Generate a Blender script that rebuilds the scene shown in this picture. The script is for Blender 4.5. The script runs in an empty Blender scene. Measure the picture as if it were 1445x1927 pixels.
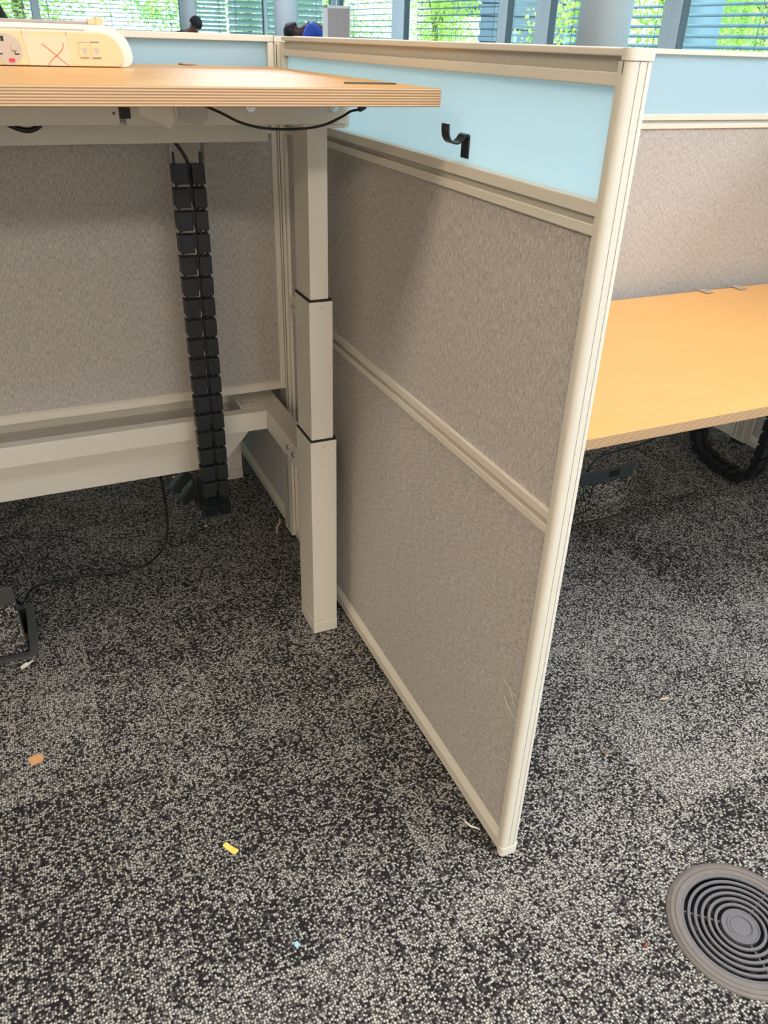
import bpy, bmesh, math, random
from mathutils import Vector, Matrix
S = bpy.context.scene
COL = S.collection
random.seed(7)

# ------------------------------------------------------------------ camera
cam_d = bpy.data.cameras.new('camera')
cam = bpy.data.objects.new('camera', cam_d); COL.objects.link(cam)
cam_d.sensor_fit = 'VERTICAL'; cam_d.sensor_height = 24.0
cam_d.lens = 1499.193 * 24.0 / 1927.0
cam_d.clip_start = 0.02; cam_d.clip_end = 300
R = Matrix(((0.9125471957241666, 0.18509690105332827, -0.3646871985639391),
            (-0.40793858144277634, 0.4753017804117629, -0.7795346889701983),
            (0.02904701957886455, 0.8601321728419783, 0.5092434740826065)))
cam.matrix_world = Matrix.Translation((0, 0, 1.2)) @ R.to_4x4()
S.camera = cam
S.view_settings.view_transform = 'Standard'; S.view_settings.look = 'None'
S.view_settings.exposure = 0.0; S.view_settings.gamma = 1.0
S.view_settings.use_curve_mapping = False
# ------------------------------------------------------------------ sky, sun, ceiling lamps and added fill lamps
W = bpy.data.worlds.new('sky'); S.world = W; W.use_nodes = True
bg = W.node_tree.nodes['Background']
bg.inputs['Color'].default_value = (0.66, 0.88, 1.0, 1); bg.inputs['Strength'].default_value = 3.6
sd = bpy.data.lights.new('sun', 'SUN'); sd.energy = 13.0; sd.angle = 0.02; sd.color = (1, .95, .82)
sun = bpy.data.objects.new('sun', sd); COL.objects.link(sun)
sun.rotation_euler = Vector((0.62, 0.55, -0.9)).to_track_quat('-Z', 'Y').to_euler()
# (x, y, size x, size y, watts, colour); all out of view, some added as fill
WARM = (1.0, 0.79, 0.54); NEUT = (0.98, 0.965, 0.90); COOL = (0.80, 0.885, 1.0)
LAMPS = [(-1.9, 0.3, 1.5, .6, 34, WARM), (-2.6, -3.7, 1.5, .6, 110, WARM), (1.5, -1.0, 1.5, .6, 42, COOL), (0.6, 0.3, 1.5, .6, 16, NEUT),  # strong warm front lamp added as fill under the desk; cool one tints the right
         (3.0, 1.6, 1.5, .6, 26, WARM), (4.3, -0.5, 1.5, .6, 120, COOL), (3.3, 4.4, 1.5, .6, 14, NEUT), (0.4, -4.0, 1.5, .6, 105, NEUT),  # strong cool lamp stands in for right window daylight; front lamp is added fill
         (2.4, 8.5, 1.5, .6, 60, COOL), (3.4, 12.0, 1.5, .6, 60, COOL), (-3.2, 9.5, 1.5, .6, 30, NEUT)]  # cool pair boosted to brighten the window frames
CEIL = 2.9
GAIN = 1.2

# ------------------------------------------------------------------ node helpers
def new_mat(name):
    m = bpy.data.materials.new(name); m.use_nodes = True
    nt = m.node_tree; b = nt.nodes['Principled BSDF']
    return m, nt, b
def nd(nt, t, **k):
    n = nt.nodes.new(t)
    for a, v in k.items(): setattr(n, a, v)
    return n
def mathn(nt, op, a, b=None, c=None):
    n = nd(nt, 'ShaderNodeMath', operation=op)
    for i, v in enumerate((a, b, c)):
        if v is None: continue
        if isinstance(v, (int, float)): n.inputs[i].default_value = v
        else: nt.links.new(v, n.inputs[i])
    return n.outputs[0]
def mixc(nt, f, a, b):
    n = nd(nt, 'ShaderNodeMix', data_type='RGBA')
    for i, v in ((0, f), (6, a), (7, b)):
        if isinstance(v, (int, float)): n.inputs[i].default_value = v
        elif isinstance(v, tuple): n.inputs[i].default_value = (*v, 1)
        else: nt.links.new(v, n.inputs[i])
    return n.outputs[2]
def plain(name, col, rough=.5, metal=0, spec=.5, noise=0, nscale=30, bump=0):
    m, nt, b = new_mat(name)
    b.inputs['Base Color'].default_value = (*col, 1)
    b.inputs['Roughness'].default_value = rough; b.inputs['Metallic'].default_value = metal
    b.inputs['Specular IOR Level'].default_value = spec
    tc = nd(nt, 'ShaderNodeTexCoord'); n = nd(nt, 'ShaderNodeTexNoise'); n.inputs['Scale'].default_value = nscale
    n.inputs['Detail'].default_value = 4
    nt.links.new(tc.outputs['Object'], n.inputs['Vector'])
    if noise:
        c2 = tuple(max(0, c * (1 - noise)) for c in col)
        nt.links.new(mixc(nt, n.outputs[0], col, c2), b.inputs['Base Color'])
    if bump:
        bp = nd(nt, 'ShaderNodeBump'); bp.inputs['Strength'].default_value = bump; bp.inputs['Distance'].default_value = .001
        nt.links.new(n.outputs[0], bp.inputs['Height']); nt.links.new(bp.outputs[0], b.inputs['Normal'])
    return m
def carpet_mat(name, dark=1.0, tiles=True):
    m, nt, b = new_mat(name); L = nt.links.new
    tc = nd(nt, 'ShaderNodeTexCoord'); o = tc.outputs['Object']
    wob = nd(nt, 'ShaderNodeTexNoise'); wob.inputs['Scale'].default_value = 60; L(o, wob.inputs['Vector'])
    vm = nd(nt, 'ShaderNodeVectorMath', operation='MULTIPLY_ADD'); L(wob.outputs['Color'], vm.inputs[0])
    vm.inputs[1].default_value = (.004, .004, .004); L(o, vm.inputs[2])
    vo = nd(nt, 'ShaderNodeTexVoronoi'); vo.inputs['Scale'].default_value = 250; vo.inputs['Randomness'].default_value = .74
    L(vm.outputs[0], vo.inputs['Vector'])
    sx = nd(nt, 'ShaderNodeSeparateColor'); L(vo.outputs['Color'], sx.inputs[0])
    # half metre tiles, each with its own drift of light and dark yarn
    mp = nd(nt, 'ShaderNodeVectorMath', operation='MULTIPLY_ADD'); mp.inputs[1].default_value = (1 / .467, 1 / .467, 0)
    mp.inputs[2].default_value = (20 + .015 / .467, 20 - 1.13 / .467, 1.5); L(o, mp.inputs[0])
    fl = nd(nt, 'ShaderNodeVectorMath', operation='FLOOR'); L(mp.outputs[0], fl.inputs[0])
    tv = nd(nt, 'ShaderNodeTexWhiteNoise', noise_dimensions='3D'); L(fl.outputs[0], tv.inputs['Vector'])
    off = nd(nt, 'ShaderNodeVectorMath', operation='MULTIPLY_ADD'); L(tv.outputs['Color'], off.inputs[0]); off.inputs[1].default_value = (9, 9, 9)
    L(o, off.inputs[2])
    n1 = nd(nt, 'ShaderNodeTexNoise'); n1.inputs['Scale'].default_value = 5.0; n1.inputs['Detail'].default_value = 3; L(off.outputs[0], n1.inputs['Vector'])
    n2 = nd(nt, 'ShaderNodeTexNoise'); n2.inputs['Scale'].default_value = 17; n2.inputs['Detail'].default_value = 3; L(off.outputs[0], n2.inputs['Vector'])
    t = mathn(nt, 'MULTIPLY_ADD', n1.outputs[0], .85, -.425 + .37)
    t = mathn(nt, 'MULTIPLY_ADD', n2.outputs[0], .5, mathn(nt, 'ADD', t, -.25))
    st = nd(nt, 'ShaderNodeSeparateColor'); L(tv.outputs['Color'], st.inputs[0])
    t = mathn(nt, 'MULTIPLY_ADD', st.outputs[1], .26, mathn(nt, 'ADD', t, -.13))
    f = mathn(nt, 'SUBTRACT', sx.outputs[0], mathn(nt, 'MINIMUM', mathn(nt, 'MAXIMUM', t, .12), .80))
    mr = nd(nt, 'ShaderNodeMapRange'); mr.inputs[1].default_value = -.17; mr.inputs[2].default_value = .22; L(f, mr.inputs[0])
    shade = nd(nt, 'ShaderNodeMapRange'); shade.inputs[1].default_value = .12; shade.inputs[2].default_value = .60
    shade.inputs[3].default_value = 1; shade.inputs[4].default_value = .08; L(vo.outputs['Distance'], shade.inputs[0])
    ff = mathn(nt, 'MULTIPLY', mr.outputs[0], shade.outputs[0])
    tint = mixc(nt, sx.outputs[1], (.70 * dark, .665 * dark, .62 * dark), (.52 * dark, .485 * dark, .45 * dark))
    L(mixc(nt, ff, (.016, .0155, .0165), tint), b.inputs['Base Color'])
    b.inputs['Roughness'].default_value = .95; b.inputs['Specular IOR Level'].default_value = .15
    bp = nd(nt, 'ShaderNodeBump', invert=True); bp.inputs['Strength'].default_value = .6; bp.inputs['Distance'].default_value = .002
    L(vo.outputs['Distance'], bp.inputs['Height']); L(bp.outputs[0], b.inputs['Normal'])
    return m
def fabric_mat(name, stretch, c1=(.30, .277, .265), c2=(.70, .655, .62)):
    m, nt, b = new_mat(name); L = nt.links.new
    tc = nd(nt, 'ShaderNodeTexCoord')
    mp = nd(nt, 'ShaderNodeMapping'); mp.inputs['Scale'].default_value = stretch; L(tc.outputs['Object'], mp.inputs['Vector'])
    n = nd(nt, 'ShaderNodeTexNoise'); n.inputs['Scale'].default_value = 1; n.inputs['Detail'].default_value = 2; L(mp.outputs[0], n.inputs['Vector'])
    mp2 = nd(nt, 'ShaderNodeMapping'); mp2.inputs['Scale'].default_value = (700, 700, 700); L(tc.outputs['Object'], mp2.inputs['Vector'])
    n2 = nd(nt, 'ShaderNodeTexNoise'); n2.inputs['Scale'].default_value = 1; n2.inputs['Detail'].default_value = 1; L(mp2.outputs[0], n2.inputs['Vector'])
    s = mathn(nt, 'MULTIPLY_ADD', n.outputs[0], 1.0, mathn(nt, 'MULTIPLY', n2.outputs[0], .7))
    mr = nd(nt, 'ShaderNodeMapRange'); mr.inputs[1].default_value = .62; mr.inputs[2].default_value = 1.08; L(s, mr.inputs[0])
    L(mixc(nt, mr.outputs[0], c1, c2), b.inputs['Base Color'])
    b.inputs['Roughness'].default_value = .9; b.inputs['Specular IOR Level'].default_value = .2
    bp = nd(nt, 'ShaderNodeBump'); bp.inputs['Strength'].default_value = .4; bp.inputs['Distance'].default_value = .001
    L(s, bp.inputs['Height']); L(bp.outputs[0], b.inputs['Normal'])
    return m
def birch_mat():
    m, nt, b = new_mat('birch_face'); L = nt.links.new
    tc = nd(nt, 'ShaderNodeTexCoord'); mp = nd(nt, 'ShaderNodeMapping'); mp.inputs['Scale'].default_value = (1.6, 7, 1); L(tc.outputs['Object'], mp.inputs['Vector'])
    n = nd(nt, 'ShaderNodeTexNoise'); n.inputs['Scale'].default_value = 2.2; n.inputs['Detail'].default_value = 6; n.inputs['Distortion'].default_value = 1.2
    L(mp.outputs[0], n.inputs['Vector'])
    w = nd(nt, 'ShaderNodeTexWave', bands_direction='Y'); w.inputs['Scale'].default_value = 5; w.inputs['Distortion'].default_value = 14
    w.inputs['Detail'].default_value = 3; w.inputs['Detail Scale'].default_value = .6; L(mp.outputs[0], w.inputs['Vector'])
    f = mathn(nt, 'MULTIPLY_ADD', w.outputs[1], .35, mathn(nt, 'MULTIPLY', n.outputs[0], .75))
    L(mixc(nt, f, (.86, .49, .17), (.72, .375, .115)), b.inputs['Base Color'])
    b.inputs['Roughness'].default_value = .38; b.inputs['Coat Weight'].default_value = .25; b.inputs['Coat Roughness'].default_value = .25
    return m
def ply_mat():
    m, nt, b = new_mat('plywood_edge'); L = nt.links.new
    tc = nd(nt, 'ShaderNodeTexCoord'); sp = nd(nt, 'ShaderNodeSeparateXYZ'); L(tc.outputs['Object'], sp.inputs[0])
    mp = nd(nt, 'ShaderNodeMapping'); mp.inputs['Scale'].default_value = (14, 14, 900); L(tc.outputs['Object'], mp.inputs['Vector'])
    n = nd(nt, 'ShaderNodeTexNoise'); n.inputs['Scale'].default_value = 1; L(mp.outputs[0], n.inputs['Vector'])
    z = mathn(nt, 'MULTIPLY_ADD', n.outputs[0], .0005, sp.outputs[2])
    s = mathn(nt, 'SINE', mathn(nt, 'MULTIPLY', z, 2 * math.pi / .00305))
    mr = nd(nt, 'ShaderNodeMapRange'); mr.inputs[1].default_value = -.55; mr.inputs[2].default_value = .55; L(s, mr.inputs[0])
    L(mixc(nt, mr.outputs[0], (.30, .165, .085), (.62, .41, .235)), b.inputs['Base Color'])
    b.inputs['Roughness'].default_value = .55
    return m
def frosted_mat():
    m, nt, b = new_mat('frosted_acrylic'); L = nt.links.new
    b.inputs['Base Color'].default_value = (.70, .86, .97, 1); b.inputs['Roughness'].default_value = .35
    tr = nd(nt, 'ShaderNodeBsdfTranslucent'); tr.inputs[0].default_value = (.78, .94, 1, 1)
    mx = nd(nt, 'ShaderNodeMixShader'); mx.inputs[0].default_value = .62
    L(b.outputs[0], mx.inputs[1]); L(tr.outputs[0], mx.inputs[2])
    L(mx.outputs[0], nt.nodes['Material Output'].inputs[0])
    return m
def glass_mat():
    m, nt, b = new_mat('window_glass'); L = nt.links.new
    t = nd(nt, 'ShaderNodeBsdfTransparent'); t.inputs[0].default_value = (.90, .97, .96, 1)
    g = nd(nt, 'ShaderNodeBsdfGlossy'); g.inputs['Roughness'].default_value = .02
    lw = nd(nt, 'ShaderNodeLayerWeight'); lw.inputs[0].default_value = .5
    fr = mathn(nt, 'MULTIPLY_ADD', mathn(nt, 'POWER', lw.outputs[1], 5), .30, .02)
    mx = nd(nt, 'ShaderNodeMixShader'); L(fr, mx.inputs[0]); L(t.outputs[0], mx.inputs[1]); L(g.outputs[0], mx.inputs[2])
    L(mx.outputs[0], nt.nodes['Material Output'].inputs[0]); return m
def leaf_mat(name, a, c):
    m, nt, b = new_mat(name); L = nt.links.new
    tc = nd(nt, 'ShaderNodeTexCoord'); n = nd(nt, 'ShaderNodeTexNoise'); n.inputs['Scale'].default_value = 2.2; n.inputs['Detail'].default_value = 4
    L(tc.outputs['Object'], n.inputs['Vector']); cc = mixc(nt, n.outputs[0], a, c)
    L(cc, b.inputs['Base Color']); b.inputs['Roughness'].default_value = .6
    tr = nd(nt, 'ShaderNodeBsdfTranslucent'); L(cc, tr.inputs[0])
    mx = nd(nt, 'ShaderNodeMixShader'); mx.inputs[0].default_value = .5
    L(b.outputs[0], mx.inputs[1]); L(tr.outputs[0], mx.inputs[2]); L(mx.outputs[0], nt.nodes['Material Output'].inputs[0])
    return m

M = dict(
    carpet=carpet_mat('loop_pile_carpet'), carpet_lid=carpet_mat('carpet_inlay', .95),
    fab_v=fabric_mat('woven_fabric_upright', (900, 900, 90)),
    fab_h=fabric_mat('woven_fabric_lengthwise', (900, 90, 900)),
    fab_x=fabric_mat('woven_fabric_back', (900, 900, 90), (.29, .268, .253), (.62, .58, .55)),
    cream=plain('cream_painted_aluminium', (.72, .67, .585), .42, noise=.03, nscale=8),
    offw=plain('off_white_powder_coat', (.70, .655, .58), .45, noise=.03, nscale=10),
    groove=plain('shaded_groove', (.50, .475, .42), .5, noise=.05),  # darker copy of the cream, recess shade put into the colour
    seam=plain('dark_seam', (.10, .08, .065), .7, noise=.2),
    birch=birch_mat(), ply=ply_mat(), frost=frosted_mat(), glass=glass_mat(),
    black=plain('black_plastic', (.0065, .0095, .014), .5, noise=.2, nscale=60),
    rubber=plain('black_rubber_cable', (.006, .0065, .008), .42, noise=.2, nscale=80),
    gasket=plain('black_gasket', (.015, .013, .012), .6, noise=.2),
    hook=plain('black_glossy_metal', (.012, .013, .018), .22, noise=.1),
    zinc=plain('zinc_steel', (.62, .62, .62), .28, 1, noise=.1, nscale=200),
    grey=plain('grey_metal', (.33, .31, .30), .45, noise=.1),
    clipg=plain('grey_painted_clip', (.42, .36, .33), .5, noise=.05),
    boxg=plain('dark_grey_box_plastic', (.060, .062, .060), .5, noise=.15, nscale=40),
    boxb=plain('dark_blue_grey_flap', (.035, .05, .062), .5, noise=.15, nscale=40),
    ventr=plain('worn_grey_vent_rim', (.185, .16, .15), .55, noise=.35, nscale=120),
    ventg=plain('grey_vent_grille', (.125, .125, .145), .5, noise=.25, nscale=150),
    vdark=plain('dusty_dark_shaft', (.012, .011, .010), .9, noise=.5, nscale=60),
    dust=plain('brown_dust', (.10, .06, .045), .95, noise=.6, nscale=300),
    white=plain('white_paint', (.80, .79, .76), .6, noise=.02),
    wall=plain('white_wall_paint', (.74, .73, .70), .8, noise=.03, nscale=3),
    ceil=plain('ceiling_tile', (.80, .80, .78), .9, noise=.06, nscale=40),
    alu=plain('window_aluminium', (.72, .84, .92), .45, noise=.04),
    aludark=plain('dark_window_gasket', (.18, .21, .25), .5, noise=.1),
    slat=plain('aluminium_blind_slat', (.13, .29, .39), .4, noise=.05),
    slatw=plain('pale_blind_slat', (.62, .72, .72), .4, noise=.05),
    colm=plain('painted_column', (.56, .61, .65), .6, noise=.05, nscale=4),
    modp=plain('cream_module_face', (.74, .54, .32), .4, noise=.02),
    modw=plain('white_module_body', (.72, .71, .69), .35, noise=.02),
    modblank=plain('pale_blank_cover', (.76, .56, .41), .45, noise=.02),
    sock=plain('taupe_socket_face', (.50, .42, .36), .45, noise=.05),
    red=plain('red_marker', (.75, .06, .03), .5), redsw=plain('red_switch', (.60, .03, .06), .4),
    slot=plain('dark_slot', (.02, .015, .012), .6), bluet=plain('blue_grey_clip', (.15, .22, .28), .4),
    sticker=plain('silver_sticker', (.62, .60, .52), .4, noise=.1), yel=plain('yellow_warning', (.85, .68, .12), .5),
    stext=plain('sticker_print', (.16, .15, .14), .6),
    tan=plain('tan_card', (.62, .33, .15), .7, noise=.1), yellow=plain('yellow_paper', (.86, .72, .16), .6, noise=.08),
    bluep=plain('blue_paper', (.35, .62, .85), .6, noise=.1), paper=plain('white_paper', (.88, .84, .80), .6, noise=.05),
    peach=plain('peach_peel', (.72, .50, .38), .6, noise=.1), chip=plain('wood_chip', (.78, .50, .27), .7, noise=.2),
    crumb=plain('rust_crumb', (.36, .09, .035), .9, noise=.4, nscale=300), thread=plain('cream_thread', (.88, .80, .68), .6),
    orange=plain('orange_plug', (.45, .20, .05), .5), blue=plain('blue_plug', (.02, .06, .40), .4),
    skin1=plain('brown_skin', (.26, .13, .09), .55, noise=.1), skin2=plain('dark_brown_skin', (.10, .05, .035), .55, noise=.1),
    hair=plain('black_hair', (.010, .009, .009), .6, noise=.4, nscale=300), knit=plain('black_knit', (.008, .010, .014), .9, noise=.3, nscale=300, bump=.5),
    shirtb=plain('blue_shirt', (.035, .09, .52), .8, noise=.15, nscale=12), shirtk=plain('black_shirt', (.02, .022, .03), .85, noise=.15),
    jeans=plain('dark_trousers', (.03, .035, .05), .85, noise=.2), shoe=plain('black_shoe', (.015, .015, .015), .5),
    bark=plain('bark', (.12, .085, .055), .9, noise=.4), ground=plain('pale_paving', (.26, .26, .25), .9, noise=.1, nscale=1),
    slate=plain('slate_cladding', (.06, .10, .16), .6, noise=.2, nscale=2), slateb=plain('blue_window_strip', (.16, .26, .36), .3),
    postb=plain('blue_grey_post', (.10, .17, .24), .5, noise=.05), board=plain('grey_felt_board', (.46, .40, .38), .9, noise=.08), chairk=plain('black_mesh_chair', (.015, .018, .02), .7, noise=.2),
    leaf1=leaf_mat('leaf_lime', (.62, .80, .16), (.22, .42, .07)), leaf2=leaf_mat('leaf_green', (.46, .72, .16), (.14, .34, .08)),
)
lamp_mat, nt_, b_ = new_mat('lamp_diffuser'); b_.inputs['Base Color'].default_value = (.9, .9, .88, 1)
b_.inputs['Emission Color'].default_value = (1, .95, .88, 1); b_.inputs['Emission Strength'].default_value = 3

# ------------------------------------------------------------------ mesh helpers (coordinates are world metres)
class MB:
    def __init__(s): s.bm = bmesh.new()
    def box(s, x0, x1, y0, y1, z0, z1, bev=0, mi=0):
        vs = [s.bm.verts.new(p) for p in ((x0, y0, z0), (x1, y0, z0), (x1, y1, z0), (x0, y1, z0), (x0, y0, z1), (x1, y0, z1), (x1, y1, z1), (x0, y1, z1))]
        fs = [s.bm.faces.new([vs[i] for i in q]) for q in ((3, 2, 1, 0), (4, 5, 6, 7), (0, 1, 5, 4), (1, 2, 6, 5), (2, 3, 7, 6), (3, 0, 4, 7))]
        for f in fs: f.material_index = mi
        if bev:
            es = list({e for f in fs for e in f.edges})
            r = bmesh.ops.bevel(s.bm, geom=es, offset=bev, segments=2, profile=.5, affect='EDGES')
        return fs
    def prism(s, pts, axis, a0, a1, bev=0):
        """pts: 2D outline, extruded along axis from a0 to a1."""
        def P(p, a):
            return {'x': (a, p[0], p[1]), 'y': (p[0], a, p[1]), 'z': (p[0], p[1], a)}[axis]
        A = [s.bm.verts.new(P(p, a0)) for p in pts]; B = [s.bm.verts.new(P(p, a1)) for p in pts]
        n = len(pts); fs = [s.bm.faces.new(A[::-1]), s.bm.faces.new(B)]
        for i in range(n): fs.append(s.bm.faces.new((A[i], A[(i + 1) % n], B[(i + 1) % n], B[i])))
        bmesh.ops.recalc_face_normals(s.bm, faces=fs)
        if bev:
            es = list({e for f in fs[:2] for e in f.edges})
            bmesh.ops.bevel(s.bm, geom=es, offset=bev, segments=2, profile=.5, affect='EDGES')
    def tube(s, pts, r, n=10, cap=True):
        pts = [Vector(p) for p in pts]; rings = []; prev = None
        for i, p in enumerate(pts):
            d = (pts[min(i + 1, len(pts) - 1)] - pts[max(i - 1, 0)]).normalized()
            if prev is None:
                a = d.orthogonal().normalized()
            else:
                a = (prev - d * prev.dot(d)); a = a.normalized() if a.length > 1e-6 else d.orthogonal().normalized()
            prev = a; b = d.cross(a); rr = r[i] if isinstance(r, (list, tuple)) else r
            rings.append([s.bm.verts.new(p + a * rr * math.cos(t) + b * rr * math.sin(t)) for t in (2 * math.pi * k / n for k in range(n))])
        for A, B in zip(rings, rings[1:]):
            for k in range(n):
                f = s.bm.faces.new((A[k], A[(k + 1) % n], B[(k + 1) % n], B[k])); f.smooth = True
        if cap: s.bm.faces.new(rings[0][::-1]); s.bm.faces.new(rings[-1])
    def ribbon(s, pts, side, th):
        """strip of thickness th: pts centre path, side = half width vector"""
        pts = [Vector(p) for p in pts]; side = Vector(side); rings = []
        for i, p in enumerate(pts):
            d = (pts[min(i + 1, len(pts) - 1)] - pts[max(i - 1, 0)]).normalized(); n = d.cross(side).normalized() * th / 2
            rings.append([s.bm.verts.new(q) for q in (p - side - n, p + side - n, p + side + n, p - side + n)])
        for A, B in zip(rings, rings[1:]):
            for k in range(4): s.bm.faces.new((A[k], A[(k + 1) % 4], B[(k + 1) % 4], B[k]))
        s.bm.faces.new(rings[0][::-1]); s.bm.faces.new(rings[-1])
        bmesh.ops.recalc_face_normals(s.bm, faces=s.bm.faces[:])
    def lathe(s, c, prof, n=64, closed=False):
        rings = []
        for r, z in prof:
            if r < 1e-6: rings.append([s.bm.verts.new((c[0], c[1], c[2] + z))])
            else: rings.append([s.bm.verts.new((c[0] + r * math.cos(2 * math.pi * k / n), c[1] + r * math.sin(2 * math.pi * k / n), c[2] + z)) for k in range(n)])
        pairs = list(zip(rings, rings[1:])) + ([(rings[-1], rings[0])] if closed else [])
        for A, B in pairs:
            for k in range(n):
                k2 = (k + 1) % n
                if len(A) == 1 and len(B) == 1: continue
                if len(A) == 1: s.bm.faces.new((A[0], B[k2], B[k]))
                elif len(B) == 1: s.bm.faces.new((A[k], A[k2], B[0]))
                else: s.bm.faces.new((A[k], A[k2], B[k2], B[k]))
    def cyl(s, a, b, r, n=20): s.tube([a, b], r, n)
    def ico(s, c, r, sub=3, sc=(1, 1, 1)):
        g = bmesh.ops.create_icosphere(s.bm, subdivisions=sub, radius=r, matrix=Matrix.Translation(c) @ Matrix.Diagonal((*sc, 1)))
        for v in g['verts']:
            for f in v.link_faces: f.smooth = True
    def xf(s, m): bmesh.ops.transform(s.bm, matrix=m, verts=s.bm.verts[:]); return s

def base_of(o):
    v = Vector((0, 0, 0))
    while o is not None: v += o.location; o = o.parent
    return v
def part(name, mb, mats, parent=None, label=None):
    off = base_of(parent)
    if off.length: bmesh.ops.translate(mb.bm, vec=-off, verts=mb.bm.verts[:])
    bmesh.ops.recalc_face_normals(mb.bm, faces=mb.bm.faces[:])
    me = bpy.data.meshes.new(name); mb.bm.to_mesh(me); mb.bm.free()
    for m in (mats if isinstance(mats, (list, tuple)) else [mats]): me.materials.append(M[m] if isinstance(m, str) else m)
    o = bpy.data.objects.new(name, me); COL.objects.link(o); o.parent = parent
    if label: o['label'] = label
    return o
def tag(o, label, cat, group=None, kind=None):
    o['label'] = label; o['category'] = cat
    if group: o['group'] = group
    if kind: o['kind'] = kind
    return o
def thing(name, label, cat, loc, group=None):
    o = bpy.data.objects.new(name, None); o.empty_display_size = .05; COL.objects.link(o); o.location = loc
    return tag(o, label, cat, group)
def single(name, mb, mat, label, cat, base=(0, 0, 0), group=None):
    """a thing that is one mesh, its origin at its base"""
    bmesh.ops.translate(mb.bm, vec=-Vector(base), verts=mb.bm.verts[:])
    o = part(name, mb, mat); o.location = base
    return tag(o, label, cat, group)
def struct(name, mb, mat, parent=None):
    o = part(name, mb, mat, parent)
    if parent is None: o['kind'] = 'structure'
    return o
def dup(root, loc, label=None, group=None):
    r = root.copy(); COL.objects.link(r); r.location = loc
    if label: r['label'] = label
    if group: r['group'] = group
    def rec(a, b):
        for ch in [c for c in COL.objects if c.parent == a]:
            c = ch.copy(); COL.objects.link(c); c.parent = b; rec(ch, c)
    rec(root, r); return r
def spline(pts, n=8):
    P = [Vector(p) for p in pts]; out = []
    for i in range(len(P) - 1):
        a, b, c, d = P[max(i - 1, 0)], P[i], P[i + 1], P[min(i + 2, len(P) - 1)]
        for k in range(n):
            t = k / n
            out.append(.5 * ((2 * b) + (c - a) * t + (2 * a - 5 * b + 4 * c - d) * t * t + (3 * b - a - 3 * c + d) * t ** 3))
    out.append(P[-1]); return out

# ================================================================== SETTING
X0, X1, Y0, Y1 = -6.0, 5.8, -5.0, 15.0
VC = (.859, .444); VR = .1147
BL = (-.39, -.130, 1.562, 1.730)     # left floor box opening x0 x1 y0 y1
BR = (1.270, 1.518, 1.562, 1.730)    # right floor box opening
bm = bmesh.new()
def loop(pts):
    vs = [bm.verts.new(p) for p in pts]
    return [bm.edges.new((vs[i], vs[(i + 1) % len(vs)])) for i in range(len(vs))]
ed = loop([(X0, Y0, 0), (X1, Y0, 0), (X1, Y1, 0), (X0, Y1, 0)])
ed += loop([(VC[0] + (VR - .006) * math.cos(t * math.pi / 24), VC[1] + (VR - .006) * math.sin(t * math.pi / 24), 0) for t in range(48)])
for b in (BL, BR): ed += loop([(b[0], b[2], 0), (b[1], b[2], 0), (b[1], b[3], 0), (b[0], b[3], 0)])
bmesh.ops.triangle_fill(bm, edges=ed, use_beauty=True)
for f in bm.faces:
    if f.normal.z < 0: f.normal_flip()
me = bpy.data.meshes.new('floor'); bm.to_mesh(me); bm.free(); me.materials.append(M['carpet'])
fl = bpy.data.objects.new('floor', me); COL.objects.link(fl); fl['kind'] = 'structure'
mb = MB(); mb.box(X0 - .2, X1 + .2, Y0 - .2, Y1 + .2, CEIL, CEIL + .2); struct('ceiling', mb, 'ceil')
mb = MB(); mb.box(X0 - .2, X0, Y0 - .2, Y1 + .2, 0, CEIL); struct('wall_left', mb, 'wall')
mb = MB(); mb.box(X0, X1, Y0 - .2, Y0, 0, CEIL); struct('wall_front', mb, 'wall')
mb = MB(); mb.box(X1, X1 + .15, Y0 - .2, Y1, 0, .10); mb.box(X1, X1 + .15, Y0 - .2, Y1, 2.72, CEIL); struct('wall_right', mb, 'wall')
mb = MB(); mb.box(X0, X1 + .15, Y1, Y1 + .15, 0, .10); mb.box(X0, X1 + .15, Y1, Y1 + .15, 2.72, CEIL); struct('wall_back', mb, 'wall')

# windows: bays of the right wall by y, of the back wall by x
wn = 0
def window(axis, a0, a1, fl0=.04, fl1=.04):
    global wn; wn += 1
    c = (X1 + .04, (a0 + a1) / 2, .1) if axis == 'y' else ((a0 + a1) / 2, Y1 + .04, .1)
    w = bpy.data.objects.new('window_%d' % wn, None); COL.objects.link(w); w.location = c; w['kind'] = 'structure'
    fr = MB()
    def B(m, p0, p1, d0, d1, z0, z1, bev=0):
        if axis == 'y': m.box(X1 + d0, X1 + d1, p0, p1, z0, z1, bev)
        else: m.box(p0, p1, Y1 + d0, Y1 + d1, z0, z1, bev)
    B(fr, a0, a0 + fl0, 0, .1, .1, 2.72, .004); B(fr, a1 - fl1, a1, 0, .1, .1, 2.72, .004)
    B(fr, a0 + fl0, a1 - fl1, 0, .1, .1, .16, .004); B(fr, a0 + fl0, a1 - fl1, 0, .1, 2.66, 2.72, .004)
    part('window_frame', fr, 'alu', w)
    g = MB(); B(g, a0 + fl0, a0 + fl0 + .007, .01, .09, .16, 2.66); B(g, a1 - fl1 - .007, a1 - fl1, .01, .09, .16, 2.66)
    part('gasket', g, 'aludark', w)
    p = MB(); B(p, a0 + fl0 + .005, a1 - fl1 - .005, .045, .053, .155, 2.665); part('pane', p, 'glass', w)
for a0, a1, f0, f1 in ((-5, -1.2, .1, .1), (-1.2, 2.7, .1, .1), (2.7, 6.66, .1, .12), (6.66, 8.72, .12, .13), (8.72, 9.57, .14, .1), (9.57, 12.5, .09, .2), (12.5, 15, .22, .1)):
    window('y', a0, a1, f0, f1)
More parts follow.
